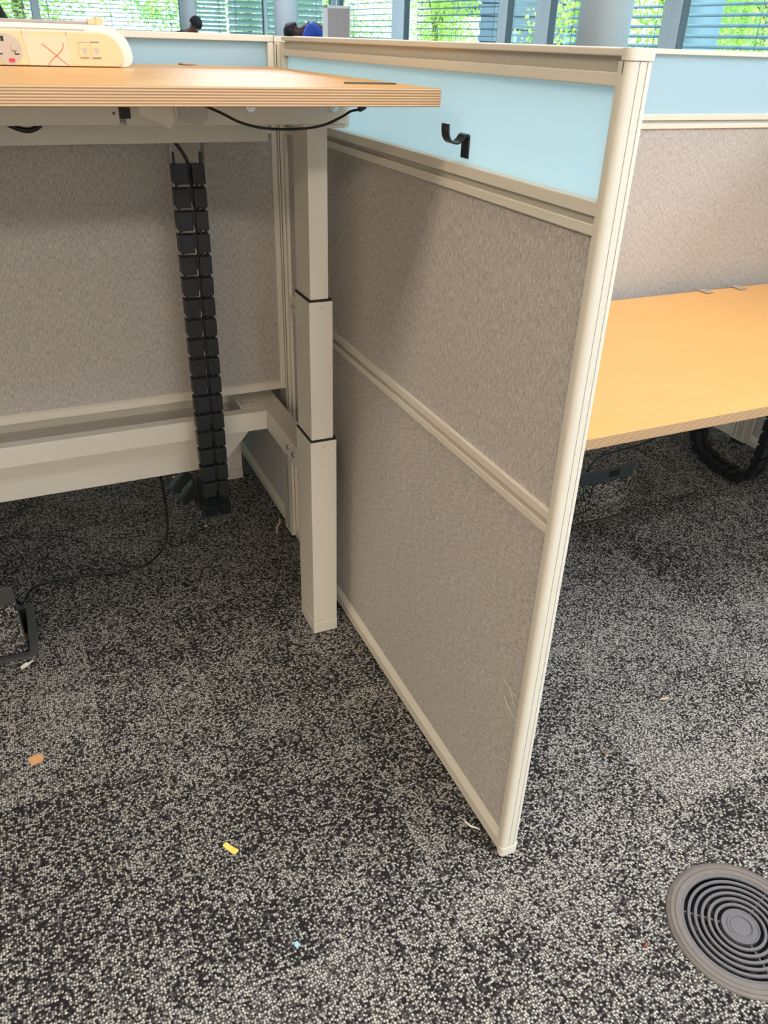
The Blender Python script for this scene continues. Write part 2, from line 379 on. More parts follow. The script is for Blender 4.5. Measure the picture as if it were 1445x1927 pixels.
for a0, a1, f0, f1 in ((-6, -3.4, .05, .05), (-3.4, -1.2, .05, .05), (-1.2, .98, .05, .05), (.98, 3.2, .05, .06), (3.2, 4.55, .06, .03), (4.55, 5.8, .03, .1)):
    window('x', a0, a1, f0, f1)

# outside blinds
def blind(axis, a0, a1, pitch, tilt, label, mat='slat', zoff=0.0, depth=.08, d=.20):
    c = (X1 + d, (a0 + a1) / 2, .1) if axis == 'y' else ((a0 + a1) / 2, Y1 + d, .1)
    t = thing('window_blind', label, 'blind', c, 'outside venetian blinds on the window wall')
    m = MB(); z = .16 + zoff
    while z < 2.66:
        rings = []
        for k in range(5):
            s = (k / 4 - .5) * depth; h = z + s * math.sin(tilt) + .006 * (1 - (2 * k / 4 - 1) ** 2); q = s * math.cos(tilt)
            rings.append([m.bm.verts.new((X1 + d + q, a, h) if axis == 'y' else (a, Y1 + d + q, h)) for a in (a0, a1)])
        for A, B in zip(rings, rings[1:]): m.bm.faces.new((A[0], A[1], B[1], B[0]))
        z += pitch
    o = part('slats', m, mat, t)
    sm = o.modifiers.new('thickness', 'SOLIDIFY'); sm.thickness = .0015
    n = max(2, int(abs(a1 - a0) / .9) + 1)
    for i in range(n):
        a = a0 + .12 + (a1 - a0 - .24) * i / (n - 1)
        for q in (-.03, .03):
            m = MB(); p = (X1 + d + q, a) if axis == 'y' else (a, Y1 + d + q)
            m.cyl((*p, .16), (*p, 2.72), .003, 6); part('ladder_cord', m, 'aludark', t)
    m = MB()
    if axis == 'y': m.box(X1 + d - .045, X1 + d + .045, a0, a1, 2.68, 2.74, .004)
    else: m.box(a0, a1, Y1 + d - .045, Y1 + d + .045, 2.68, 2.74, .004)
    part('headrail', m, 'alu', t); return t
TL = .38
blind('y', 2.85, 6.83, .08, TL, 'outside blind with wide dark slats at far right, above the low desk', zoff=.035)
blind('y', 6.92, 8.50, .08, TL, 'outside blind with open slats seen either side of the thick right column', zoff=.03)
blind('y', 8.90, 9.78, .08, -.25, 'narrow outside blind just left of the grey window mullion and thick column', 'slatw', .02)
blind('y', 9.92, 12.3, .08, -.12, 'outside blind with thin open slats over the brightest white view', 'slat', .0)
blind('y', 12.65, 14.9, .08, .2, 'outside blind behind the standing grey board', 'slat', .03)
blind('x', 3.97, 5.62, .088, -.85, 'outside blind with half closed pale slats around the middle column', 'slatw', .0, .10)
blind('x', 3.28, 3.93, .060, -.6, 'narrow outside blind right of the man in the black beanie', 'slatw', .02, .07)
blind('x', 1.05, 3.14, .056, .15, 'outside blind with fine open slats between power module and man in beanie', 'slat', .0, .05)
blind('x', -1.15, .93, .056, .15, 'outside blind with fine open slats above the power module', 'slat', .0, .05)

# ceiling lamps out of view: room lights and added fill lamps
l0 = None
for i, (x, y, sx, sy, w, c) in enumerate(LAMPS):
    t = thing('ceiling_fill_light', 'rectangular white ceiling panel, unseen, for room light and added fill', 'light', (x, y, CEIL - .06), 'ceiling light panels')
    m = MB(); X, Y, Z = x, y, CEIL - .06
    m.box(x - sx / 2 - .03, x + sx / 2 + .03, y - sy / 2 - .03, y + sy / 2 + .03, Z + .01, Z + .06, .004); part('housing', m, 'white', t)
    m = MB(); m.box(x - sx / 2, x + sx / 2, y - sy / 2, y + sy / 2, Z + .004, Z + .0099); part('diffuser', m, lamp_mat, t)
    ld = bpy.data.lights.new('lamp', 'AREA'); ld.shape = 'RECTANGLE'; ld.size = sx; ld.size_y = sy; ld.energy = w * GAIN; ld.color = c
    lo = bpy.data.objects.new('lamp', ld); COL.objects.link(lo); lo.parent = t; lo.location = (0, 0, 0)

# columns
def column(x, y, r, label, wpanel=False):
    t = thing('round_column', label, 'column', (x, y, 0))
    m = MB(); m.lathe((x, y, 0), [(0, 0), (r, 0), (r, CEIL), (0, CEIL)], 48)
    for f in m.bm.faces: f.smooth = len(f.verts) == 4 and abs(f.calc_center_median().z - CEIL / 2) < .5
    part('shaft', m, 'colm', t)
    m = MB(); m.lathe((x, y, 0), [(r + .001, .0), (r + .012, .0), (r + .012, .08), (r + .001, .08)], 48, True); part('base_ring', m, 'grey', t)
    m = MB(); a = -.35
    m.box(x + r * math.cos(a) - .002, x + r * math.cos(a) + .003, y + r * math.sin(a) - .003, y + r * math.sin(a) + .003, .08, CEIL); part('joint', m, 'aludark', t)
column(4.40, 5.77, .195, 'thick round grey column behind the right end of the partition')
column(4.53, 13.87, .185, 'round grey column behind the person in the blue shirt')
column(3.17, 14.55, .125, 'slim round grey column behind the man in the black beanie')
# an outside column past the right windows
t = thing('steel_post', 'blue-grey round post outside the far right window', 'post', (8.15, 8.75, -.1))
m = MB(); m.lathe((8.15, 8.75, -.1), [(0, 0), (.19, 0), (.19, 4), (0, 4)], 40)
part('shaft', m, 'postb', t); m = MB(); m.lathe((8.15, 8.75, -.1), [(.191, 0), (.26, 0), (.26, .03), (.191, .03)], 40, True); part('base_plate', m, 'alu', t)

# ================================================================== SCREENS
def screen(name, label, axis, face, back, a0, a1, zb, wing=True, midrail=True, endpost='near', fabs=('fab_v', 'fab_h'), base=None):
    """partition screen: axis it runs along, face/back = its two side planes, a0..a1 its run, zb its underside"""
    th = back - face; c = (face + back) / 2
    loc = (c, (a0 + a1) / 2, zb) if axis == 'y' else ((a0 + a1) / 2, c, zb)
    t = thing(name, label, 'partition', loc)
    def B(m, p0, p1, i0, i1, z0, z1, bev=0):     # i0/i1 inset from the two faces
        if axis == 'y': m.box(face + i0, back - i1, p0, p1, z0, z1, bev)
        else: m.box(p0, p1, face + i0, back - i1, z0, z1, bev)
    e = .0125
    A0 = a0 + e; A1 = a1 - e
    # posts
    for k, (p, q) in enumerate(((a0, a0 + e), (a1 - e, a1))):
        if k == 0 and endpost == 'near': continue
        m = MB(); B(m, p, q, .0005, .0005, zb, 1.19, .0015); part('edge_post', m, 'cream', t)
    if wing:
        m = MB(); B(m, A0, A1, .0, .0, 1.1935, 1.2005, .0012); part('top_cap', m, 'cream', t)
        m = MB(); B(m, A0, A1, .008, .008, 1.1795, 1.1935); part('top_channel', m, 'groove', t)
        m = MB(); B(m, A0, A1, .0015, .0015, 1.1674, 1.1795, .001); part('glazing_bead', m, 'cream', t); gt = 1.1674
    else:
        m = MB(); B(m, a0, a1, .0, .0, 1.1905, 1.2025, .0015); part('top_cap', m, 'cream', t); gt = 1.1905
    gb = 1.0595 if wing else 1.0565; rb = gb - .0345
    m = MB(); B(m, A0 - .002, A1 + .002, th / 2 - .003, th / 2 - .003, gb - .004, gt + .004); g = part('frosted_panel', m, 'frost', t, 'frosted pale blue panel')
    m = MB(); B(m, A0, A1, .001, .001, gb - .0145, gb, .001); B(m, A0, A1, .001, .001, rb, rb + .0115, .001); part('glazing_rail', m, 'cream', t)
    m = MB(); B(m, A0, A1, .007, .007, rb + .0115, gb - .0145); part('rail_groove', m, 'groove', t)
    zbt = zb + (.037 if wing else .02)
    if midrail:
        m = MB(); B(m, A0, A1, .001, .001, .667, .680, .001); B(m, A0, A1, .001, .001, .6465, .6585, .001); part('middle_rail', m, 'cream', t)
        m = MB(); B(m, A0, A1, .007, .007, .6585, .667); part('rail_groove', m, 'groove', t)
        m = MB(); B(m, A0, A1, .007, .007, .680, rb); part('fabric_panel', m, fabs[0], t)
        m = MB(); B(m, A0, A1, .007, .007, zbt, .6465); lowf = part('fabric_panel', m, fabs[1], t)
    else:
        m = MB(); B(m, A0, A1, .007, .007, zbt, rb); lowf = part('fabric_panel', m, fabs[0], t)
    m = MB()
    if axis == 'y':
        for s, q in ((1, face), (-1, back)):
            m.prism([(q, zb), (q + s * .016, zb), (q + s * .016, zbt), (q + s * .0065, zbt), (q, zbt - .016 if wing else zbt - .004)], 'y', a0 if endpost != 'near' else A0, a1)
    else:
        m.prism([(face, zb), (back, zb), (back, zbt - .004), (back - .006, zbt), (face + .006, zbt), (face, zbt - .004)], 'x', a0, a1)
    part('bottom_rail', m, 'cream', t)
    return t, lowf
WX0, WX1 = .5700, .6020
wing, lowf = screen('partition_screen', 'tall partition standing end-on in the middle, black coat hook on its frosted panel', 'y', WX0, WX1, .700, 1.793, .011)
# near end post with rounded corners, grooves, caps
def end_post(parent, x0, x1, y0, y1, z0, z1, r=.0072):
    pts = []
    for cx_, cy_, a in ((x0 + r, y0 + r, 180), (x1 - r, y0 + r, 270)):
        for k in range(7):
            t = math.radians(a + 90 * k / 6); pts.append((cx_ + r * math.cos(t), cy_ + r * math.sin(t)))
    g = .0006; mid = (x0 + x1) / 2 + .0022
    # two fine grooves in the end face
    out = []
    for i, p in enumerate(pts):
        out.append(p)
        if i == 6:
            for gx in (mid - .005, mid + .0045):
                out += [(gx - g, y0), (gx - g, y0 + .0012), (gx + g, y0 + .0012), (gx + g, y0)]
    out += [(x1, y1), (x0, y1)]
    m = MB(); m.prism(out, 'z', z0 + .016, z1 - .011); p = part('end_post', m, 'cream', parent)
    for f in p.data.polygons: f.use_smooth = True
    p.data.set_sharp_from_angle(angle=math.radians(25))
    rr = r + .0005
    pts2 = []
    for cx_, cy_, a in ((x0 - .0008 + rr, y0 - .0008 + rr, 180), (x1 + .0015 - rr, y0 - .0008 + rr, 270)):
        for k in range(7):
            t = math.radians(a + 90 * k / 6); pts2.append((cx_ + rr * math.cos(t), cy_ + rr * math.sin(t)))
    pts2 += [(x1 + .0015, y1), (x0 - .0008, y1)]
    m = MB(); m.prism(pts2, 'z', z1 - .0105, z1 + .0005, .0006); part('post_cap', m, 'cream', parent)
    m = MB(); m.prism(pts2, 'z', z0 - .004, z0 + .0155, .0006); part('foot_cap', m, 'cream', parent)
    m = MB(); m.box(mid - .004, mid + .0035, y0 + .0005, y0 + .003, z1 - .0125, z1 - .0105); m.box(x0 - .0002, x0 + .003, y1 - .0042, y1 - .003, z1 - .022, z1 - .011)
    part('seam_gap', m, 'seam', parent)
    m = MB(); m.box(x0 + .004, x1 - .004, y0 + .004, y1 - .001, 0, z0 - .004); part('glide', m, 'gasket', parent)
    # vertical frame strip against the panels
    m = MB(); m.box(x0 + .0015, x1 - .0015, y1 + .0008, y1 + .0065, z0 + .006, z1 - .0115, .0008); part('frame_strip', m, 'cream', parent)
end_post(wing, WX0 - .0008, WX1 - .0008, .700, .7115, .008, 1.2005)
# threads hanging from the lower fabric beside the post
def thread(pts, r=.00030):
    m = MB(); m.tube(spline([(WX0 + .0066 - q, y, z) for q, y, z in pts], 6), r, 5); part('loose_thread', m, 'thread', lowf, 'cream loose thread')
thread([(0, .7185, .335), (.003, .735, .345), (.004, .752, .3485), (.002, .768, .350)])
thread([(0, .7185, .312), (.003, .728, .325), (.003, .742, .341), (.001, .748, .3485)])
thread([(0, .7185, .298), (.004, .727, .307), (.006, .741, .316), (.003, .760, .323)])
thread([(0, .7185, .2055), (.004, .731, .2055), (.006, .745, .200), (.006, .757, .190), (.004, .764, .187), (.002, .7665, .195)])
thread([(0, .7185, .100), (.002, .724, .106)]); thread([(0, .7185, .127), (.002, .722, .132)])
thread([(0, .7185, .072), (.002, .727, .080), (.003, .732, .087)])

# connector post where the screens meet
def connector(x0, x1, y0, y1, label):
    t = thing('connector_post', label, 'post', ((x0 + x1) / 2, (y0 + y1) / 2, 0))
    m = MB(); m.box(x0, x1, y0, y1, .012, 1.190, .0015)
    part('shaft', m, 'cream', t)
    m = MB(); m.box(x0 - .001, x1 + .001, y0, y1, 1.1905, 1.2015, .001); part('post_cap', m, 'cream', t)
    m = MB(); m.box(x0 + .003, x1 - .003, y0 + .003, y1 - .003, 0, .012); part('glide', m, 'gasket', t)
    m = MB()
    for q in (.33, .52, .80):
        yy = y0 + (y1 - y0) * q; m.box(x0 - .0006, x0 + .002, yy, yy + .0018, .02, 1.188)
    m.box(x0 + .002, x0 + .0035, y0 - .0006, y0 + .001, .02, 1.188)
    part('seam_gap', m, 'seam', t)
connector(.5605, .6115, 1.7935, 1.8525, 'cream corner post behind the raised desk leg where three screens meet')
wing2, _ = screen('partition_screen', 'partition continuing behind the raised desk, seen low between desk foot and corner post', 'y', WX0, WX1, 1.853, 2.95, .011, endpost='none')
wing3, _ = screen('partition_screen', 'distant partition below the low desk at right edge, white bottom rail in dark', 'y', 2.238, 2.270, .700, 1.793, .011, endpost='none')
connector(2.2285, 2.2795, 1.7935, 1.8525, 'cream post under the low desk between two distant screens')
wing4, _ = screen('partition_screen', 'farthest low screen under the right desk, just left of its cream post', 'y', 2.238, 2.270, 1.853, 2.95, .011, endpost='none')
bsl, _ = screen('desk_divider', 'grey fabric divider with frosted top behind the raised desk and cable chain', 'x', 1.800, 1.832, -1.10, .5600, .446, wing=False, midrail=False, endpost='none', fabs=('fab_x',))
bsr, _ = screen('desk_divider', 'grey fabric divider with frosted top behind the low desk on the right', 'x', 1.800, 1.832, .612, 2.228, .446, wing=False, midrail=False, endpost='none', fabs=('fab_x',))

# coat hook on the frosted panel
hk = thing('coat_hook', 'small black J-shaped coat hook on the frosted panel of the middle partition', 'hook', (.583, 1.023, 1.066))
m = MB(); m.box(.5795, .5822, 1.0135, 1.0330, 1.0660, 1.0950, .0008); part('back_plate', m, 'hook', hk)
m = MB(); path = spline([(.5810, 1.023, 1.0900), (.5795, 1.023, 1.0952), (.5755, 1.023, 1.0945), (.5715, 1.023, 1.0895), (.5650, 1.023, 1.0853), (.5570, 1.023, 1.0862), (.5515, 1.023, 1.0915), (.5493, 1.023, 1.0990), (.5490, 1.023, 1.1085)], 5)
m.ribbon(path, (0, .0095, 0), .0022); part('hook_arm', m, 'hook', hk)
m = MB(); m.box(.5477, .5479, 1.0165, 1.0215, 1.1025, 1.1045); m.box(.5477, .5479, 1.0165, 1.0180, 1.1005, 1.1025); part('maker_mark', m, 'boxg', hk)

# ================================================================== RAISED DESK (left)
def desktop(t, x0, x1, y0, y1, z0, z1):
    m = MB(); m.box(x0, x1, y0, y1, z0, z1, .0009)
    for f in m.bm.faces: f.material_index = 0 if abs(f.normal.z) > .8 and f.calc_area() > .01 else 1
    return part('desktop', m, ['birch', 'ply'], t, 'birch plywood top with striped edge')
def leg_column(t, x, y, top, mz=None):
    """three-stage lifting column, near-left corner of the outer tube at x,y"""
    o = MB(); o.box(x, x + .0565, y, y + .0905, .034, .4935, .0015); c = part('outer_column', o, 'offw', t)
    o = MB(); o.box(x - .0004, x + .0569, y - .0004, y + .0909, .002, .0333, .0015); part('foot_cap', o, 'offw', c)
    o = MB(); o.box(x + .006, x + .050, y + .006, y + .084, 0, .002); part('glide', o, 'gasket', c)
    o = MB(); o.box(x + .001, x + .0555, y + .001, y + .0895, .4935, .4975); part('gasket', o, 'gasket', c)
    o = MB(); o.cyl((x + .029, y - .0003, .482), (x + .029, y + .001, .482), .0012); part('screw_hole', o, 'seam', c)
    if top < .7:
        o = MB(); o.box(x + .004, x + .0515, y + .004, y + .0865, .4975, top, .001); part('inner_column', o, 'offw', t); return
    o = MB(); o.box(x + .0035, x + .0500, y + .003, y + .0875, .4976, .7785, .0012); c2 = part('middle_column', o, 'offw', t)
    o = MB(); o.box(x + .0042, x + .0493, y + .0037, y + .0868, .7785, .7825); part('gasket', o, 'gasket', c2)
    o = MB(); o.cyl((x + .028, y + .0027, .768), (x + .028, y + .004, .768), .0011); part('screw_hole', o, 'seam', c2)
    o = MB(); o.box(x + .0068, x + .0425, y + .006, y + .0845, .7826, top, .001); part('inner_column', o, 'offw', t)
D = thing('standing_desk', 'birch plywood desk raised high on cream telescopic leg at left', 'desk', (-.25, 1.4, 0))
desktop(D, -1.05, .5433, 1.030, 1.760, 1.1272, 1.1484)
leg_column(D, .4780, 1.3830, 1.0725)
leg_column(D, -1.01, 1.3830, 1.0725)
m = MB(); m.box(.190, .5425, 1.360, 1.425, 1.0785, 1.1270, .0012); part('crossbar', m, 'offw', D)
m = MB(); m.box(-1.03, .1810, 1.357, 1.428, 1.0800, 1.1270, .0012); part('crossbar_sleeve', m, 'offw', D)
m = MB(); m.box(.1811, .1895, 1.365, 1.420, 1.083, 1.1265); part('crossbar_slide', m, 'grey', D)
m = MB(); m.box(.1805, .1975, 1.3583, 1.3600, 1.0885, 1.1035); part('slide_slot', m, 'black', D)
m = MB(); m.cyl((.1735, 1.3560, 1.0960), (.1735, 1.358, 1.0960), .0019); part('screw_hole', m, 'seam', D)
m = MB(); m.box(.468, .5440, 1.362, 1.490, 1.0728, 1.0783, .001); part('column_plate', m, 'offw', D)
m = MB(); m.box(.5448, .5475, 1.372, 1.485, 1.0735, 1.1268, .0008); m.box(.5475, .5535, 1.372, 1.400, 1.0735, 1.1268, .0008); part('end_plate', m, 'offw', D)
for x in (.3815, .5215):
    m = MB(); m.cyl((x, 1.3565, 1.1050), (x, 1.3600, 1.1050), .0078, 28); b = part('washer', m, 'zinc', D)
    m = MB(); m.cyl((x, 1.3535, 1.1050), (x, 1.3564, 1.1050), .0040, 24); part('bolt', m, 'zinc', b)
m = MB(); m.cyl((.495, 1.3575, 1.1245), (.495, 1.3600, 1.1245), .0035); part('bolt', m, 'zinc', D)
m = MB(); m.box(-1.0, .4760, 1.585, 1.640, 1.0300, 1.1270, .0012); part('rear_beam', m, 'offw', D)
# two folded sheet brackets under the top
m = MB(); m.prism([(.2010, 1.1270), (.2525, 1.1270), (.2525, 1.0940), (.2425, 1.0800), (.2080, 1.0955), (.2010, 1.0980)], 'y', 1.298, 1.300, .0004)
m.box(.2505, .2535, 1.292, 1.300, 1.0940, 1.1270); part('sheet_bracket', m, 'offw', D)
m = MB(); m.prism([(.2570, 1.1270), (.3045, 1.1270), (.3045, 1.0930), (.2920, 1.0785), (.2590, 1.0920), (.2570, 1.0935)], 'y', 1.318, 1.320, .0004); part('sheet_bracket', m, 'groove', D)
# lower frame: side arm, tray rail, tray, apron
m = MB(); m.box(.4840, .5310, 1.4740, 2.1890, .3800, .4300, .0012); arm = part('side_arm', m, 'offw', D)
for y, z in ((1.552, .4075), (1.514, .4068)):
    m = MB(); m.cyl((.4800, y, z), (.4842, y, z), .0065, 20); b = part('bolt', m, 'zinc', arm); m = MB(); m.cyl((.4796, y, z), (.4801, y, z), .0028, 6); part('hex_socket', m, 'gasket', b)
m = MB(); m.box(-1.0, .4838, 1.7150, 1.7450, .3830, .4300, .0012); part('tray_rail', m, 'offw', D)
m = MB(); m.box(-1.0, .4300, 1.7452, 1.900, .3832, .3850); m.box(-1.0, .43, 1.8200, 1.8230, .3850, .395); m.box(-1.0, .4838, 1.9002, 1.945, .3830, .43); part('cable_tray', m, 'offw', D)
m = MB(); m.box(.4300, .4838, 1.7452, 1.900, .4270, .4300, .0006); pl = part('corner_plate', m, 'offw', D)
m = MB(); m.cyl((.440, 1.778, .4300), (.440, 1.778, .4318), .005, 16); part('screw', m, 'zinc', pl)
m = MB(); m.box(.450, .454, 1.776, 1.779, .43, .4303); m.box(.462, .470, 1.776, 1.779, .43, .4303); part('slot', m, 'seam', pl)
m = MB(); m.prism([(-1.0, .2615), (.3840, .2615), (.4700, .3600), (.4700, .3828), (-1.0, .3828)], 'y', 1.7950, 1.7975, .0005); part('apron', m, 'offw', D)

# opposite desk that shares the frame (mostly hidden by the divider)
O = thing('standing_desk', 'opposite desk whose cream foot shows below the raised desk and cable chain', 'desk', (-.25, 2.25, 0))
desktop(O, -1.05, .5433, 1.905, 2.630, .575, .5965)
leg_column(O, .4745, 2.1905, .572); leg_column(O, -1.01, 2.1905, .572)
m = MB(); m.box(-.93, .4740, 2.21, 2.27, .530, .575, .001); part('crossbar', m, 'offw', O)

# things on / under the raised desk
m = MB(); m.prism([(.4480, 1.131), (.4530, 1.1260), (.5160, 1.1190), (.5215, 1.1225), (.5170, 1.1300), (.4530, 1.1370)], 'z', 1.1484, 1.1502, .0004)
single('desk_plate', m, 'boxg', 'thin dark grey plate lying near the front right corner of the raised desk', 'plate', (.485, 1.128, 1.1484))
def clip(x, y, z, label, rot=0):
    t = thing('edge_clip', label, 'clip', (x, y, z), 'grey clips on desk back edges')
    m = MB(); m.box(-.004, .024, -.030, .006, .0012, .0034, .0006); m.xf(Matrix.Translation((x, y, z)) @ Matrix.Rotation(rot, 4, 'Z')); part('plate', m, 'clipg', t)
    m = MB(); m.box(-.004, .024, .0062, .009, -.018, .0034, .0004); m.xf(Matrix.Translation((x, y, z)) @ Matrix.Rotation(rot, 4, 'Z')); part('tab', m, 'clipg', t)
clip(.362, 1.757, 1.1484, 'small grey clip on the far edge of the raised desk', 0)
clip(1.826, 1.757, .5915, 'left one of two small grey clips on the low desk, nearer the partition', .0)
clip(1.956, 1.757, .5915, 'right one of two small grey clips on the low desk, nearer the picture edge', .0)

# ---- power module
P = thing('power_module', 'cream desktop power module with socket and red hand-drawn cross on raised desk', 'power socket', (-.05, 1.58, 1.1484))
zb = 1.1486
def stadium(x0, x1, z0, z1, rt, rb, n=10):
    pts = [(x0, z0)]
    for k in range(n + 1):
        a = math.radians(-90 + 90 * k / n); pts.append((x1 - rb + rb * math.cos(a), z0 + rb + rb * math.sin(a)))
    for k in range(n + 1):
        a = math.radians(90 * k / n); pts.append((x1 - rt + rt * math.cos(a), z1 - rt + rt * math.sin(a)))
    pts.append((x0, z1)); return pts
m = MB(); m.prism(stadium(-.35, .2400, zb, 1.2080, .044, .0150), 'y', 1.5480, 1.6250, .002); part('body', m, 'modw', P)
m = MB(); m.prism(stadium(-.35, .2240, zb + .0012, 1.1975, .034, .013), 'y', 1.5400, 1.5478, .0015); face = part('face_plate', m, 'modp', P)
m = MB(); m.box(-.35, .1750, 1.5500, 1.6150, 1.2080, 1.2125, .0010); part('top_ridge', m, 'clipg', P)
m = MB(); m.box(-.35, .1700, 1.5460, 1.5492, 1.2005, 1.2075, .0008); part('top_channel', m, 'modw', P)
m = MB(); m.box(.1755, .1880, 1.549, 1.560, 1.2080, 1.2165, .0012); m.box(.1880, .2000, 1.549, 1.560, 1.2060, 1.2190, .0012); part('end_clip', m, 'modp', P)
m = MB(); m.box(.0000, .0210, 1.549, 1.575, 1.2125, 1.2240, .0012); part('end_clip', m, 'modp', P)
fy = 1.5398
m = MB(); m.cyl((.0500, fy - .001, 1.1715), (.0500, fy + .002, 1.1715), .0215, 48); sk = part('socket', m, 'sock', face, 'taupe three-pin socket')
m = MB(); y0, y1 = fy - .0014, fy - .0009
m.box(.0430, .0475, y0, y1, 1.1820, 1.1890); m.box(.0350, .0425, y0, y1, 1.1640, 1.1660); m.box(.0600, .0665, y0, y1, 1.1640, 1.1660); m.box(.0600, .0610, y0, y1, 1.1660, 1.1690)
part('pin_slot', m, 'slot', sk)
m = MB(); m.box(.0560, .0640, fy - .003, fy - .001, 1.1700, 1.1765, .0005); part('rocker_switch', m, 'sock', sk)
m = MB(); m.box(.0500, .0585, fy - .0016, fy - .0009, 1.1540, 1.1590); part('red_indicator', m, 'redsw', sk)
m = MB(); m.prism([(.0800, zb + .0016), (.1425, zb + .0016), (.1385, 1.1915), (.0745, 1.1915)], 'y', fy - .0006, fy + .001); bk = part('blank_cover', m, 'modblank', face, 'blank cover with a red hand-drawn cross')
for pts in ([(.1010, 1.1800), (.1105, 1.1730), (.1200, 1.1650), (.1290, 1.1570), (.1385, 1.1500)], [(.1330, 1.1825), (.1330, 1.1770), (.1270, 1.1690), (.1170, 1.1610), (.1090, 1.1540), (.1070, 1.1500)]):
    m = MB(); m.ribbon([(p.x, fy - .0008, p.z) for p in spline([(x, 0, z) for x, z in pts], 6)], (0, .0003, 0), .0009); part('red_stroke', m, 'red', bk)
m = MB()
for x in (.0745, .1395): m.box(x, x + .0004, fy - .0003, fy + .0003, 1.1920, 1.1972)
part('joint_line', m, 'seam', face)
for i, x in enumerate((.1560, .1745)):
    m = MB(); m.box(x, x + .0135, fy - .0010, fy + .001, 1.1625, 1.1835, .0003); j = part('data_socket', m, 'modp', face)
    m = MB(); m.prism([(x + .0035, 1.1755), (x + .0035, 1.1725), (x + .006, 1.1725), (x + .006, 1.1680), (x + .011, 1.1680), (x + .011, 1.1725), (x + .0125, 1.1725), (x + .0125, 1.1755)], 'y', fy - .0014, fy - .0008); part('port', m, 'sock', j)
    m = MB(); m.box(x - .0005, x + .0135, fy - .0015, fy - .0008, 1.1830, 1.1846 if i else 1.1834); m.box(x + .001, x + .0145, fy - .0015, fy - .0008, 1.1616, 1.1632 if i else 1.1620); part('port_clip', m, 'bluet' if i else 'seam', j)
# sticker on the curved shoulder
def shoulder(x): # height of body outline
    cx_, cz_, r = (.2400 - .044), 1.2080 - .044, .044
    return cz_ + math.sqrt(max(0, r * r - (x - cx_) ** 2)) if x > cx_ else 1.2080
m = MB(); m.ribbon([(x, 1.5640, shoulder(x) + .0006) for x in [.206 + .0035 * k for k in range(9)]], (0, .013, 0), .0006); st = part('sticker', m, 'sticker', P, 'silver rating sticker')
m = MB()
for k in range(1, 8, 2): x = .206 + .0035 * k; m.box(x, x + .0012, 1.5520, 1.5700, shoulder(x) + .0008, shoulder(x) + .0014)
part('printed_lines', m, 'stext', st)
m = MB(); x = .223; m.box(x, x + .005, 1.5515, 1.5570, shoulder(x) - .0005, shoulder(x) + .0015); part('warning_mark', m, 'yel', st)

# ---- cables under the raised desk
def cord(name, pts, r, label, parent=None, plug=None, n=8):
    m = MB(); sp = spline(pts, n)
    t = thing(name, label, 'cable', tuple(sp[0])) if parent is None else parent
    m.tube(sp, r, 10); part('cable', m, 'rubber', t); return t
t = cord('desk_cable', [(.262, 1.23, 1.122), (.2960, 1.21, 1.1080), (.3220, 1.2, 1.0960), (.3570, 1.2, 1.0885), (.4050, 1.2, 1.0872), (.4440, 1.2, 1.0920), (.4730, 1.2, 1.1030), (.4870, 1.2, 1.1100), (.5010, 1.2, 1.1120)], .0018, 'thin black cable sagging under the front edge of the raised desk')
m = MB(); m.box(-.0055, .0055, -.003, .003, -.0032, .0032, .0008); m.box(.0055, .0120, -.002, .002, -.002, .0045, .0006); m.xf(Matrix.Translation((.5040, 1.2, 1.1140)) @ Matrix.Rotation(-.45, 4, 'Y')); part('plug', m, 'black', t)
cord('desk_cable', [(-.02, 1.50, 1.085), (.018, 1.50, 1.0790), (.034, 1.50, 1.0680), (.056, 1.50, 1.0610), (.073, 1.50, 1.0660), (.079, 1.50, 1.0760), (.070, 1.50, 1.095), (.03, 1.50, 1.11)], .0042, 'thick black cable loop under the left part of the raised desk')
cord('desk_cable', [(.095, 1.50, 1.095), (.106, 1.50, 1.0790), (.126, 1.50, 1.0745), (.146, 1.50, 1.0790), (.158, 1.50, 1.095)], .0036, 'short black cable bow just right of the thick cable loop')

# ---- cable chain
def link_mesh(w=.0590, h=.0355, d=.026, slot=.0065, neck=True):
    """one cable-chain link, centred, running along z"""
    m = MB(); xs = .0015
    m.box(-w / 2, xs - slot / 2, -d / 2, d / 2, -h / 2, h / 2, .0012); m.box(xs + slot / 2, w / 2, -d / 2, d / 2, -h / 2, h / 2, .0012)
    m.box(xs - slot / 2 - .001, xs + slot / 2 + .001, -d / 2 + .006, d / 2 - .004, -h / 2 + .010, h / 2)
    m.box(-w / 2 - .0022, -w / 2 + .001, -d / 2 - .001, d / 2 + .001, -h / 2 + .003, h / 2 + .001, .0006)
    if neck:
        m.box(-w / 2 + .003, -w / 2 + .007, -.006, .006, -h / 2 - .0080, -h / 2 + .002); m.box(w / 2 - .007, w / 2 - .003, -.006, .006, -h / 2 - .0080, -h / 2 + .002)
        m.box(.012, .017, -.004, .004, -h / 2 - .0080, -h / 2 + .002)
    me = bpy.data.meshes.new('link'); bmesh.ops.recalc_face_normals(m.bm, faces=m.bm.faces[:]); m.bm.to_mesh(me); m.bm.free(); me.materials.append(M['black']); return me
LINK = link_mesh()
def chain(label, loc, frames):
    t = thing('cable_chain', label, 'cable chain', loc)
    for p, d, side in frames:            # position, downward direction, width direction
        z = -Vector(d).normalized(); x = Vector(side).normalized(); y = z.cross(x).normalized(); x = y.cross(z)
        o = bpy.data.objects.new('chain_link', LINK); COL.objects.link(o); o.parent = t
        mt = Matrix((x, y, z)).transposed().to_4x4(); mt.translation = Vector(p) - Vector(loc); o.matrix_local = mt
    return t
PIT = .0428; fr = []
x = .3345; y = 1.650
for k in range(17): fr.append(((x - .0001 * k, y, .9875 - .0178 - PIT * k), (0, 0, -1), (1, 0, 0)))
zc = .9875 - PIT * 17
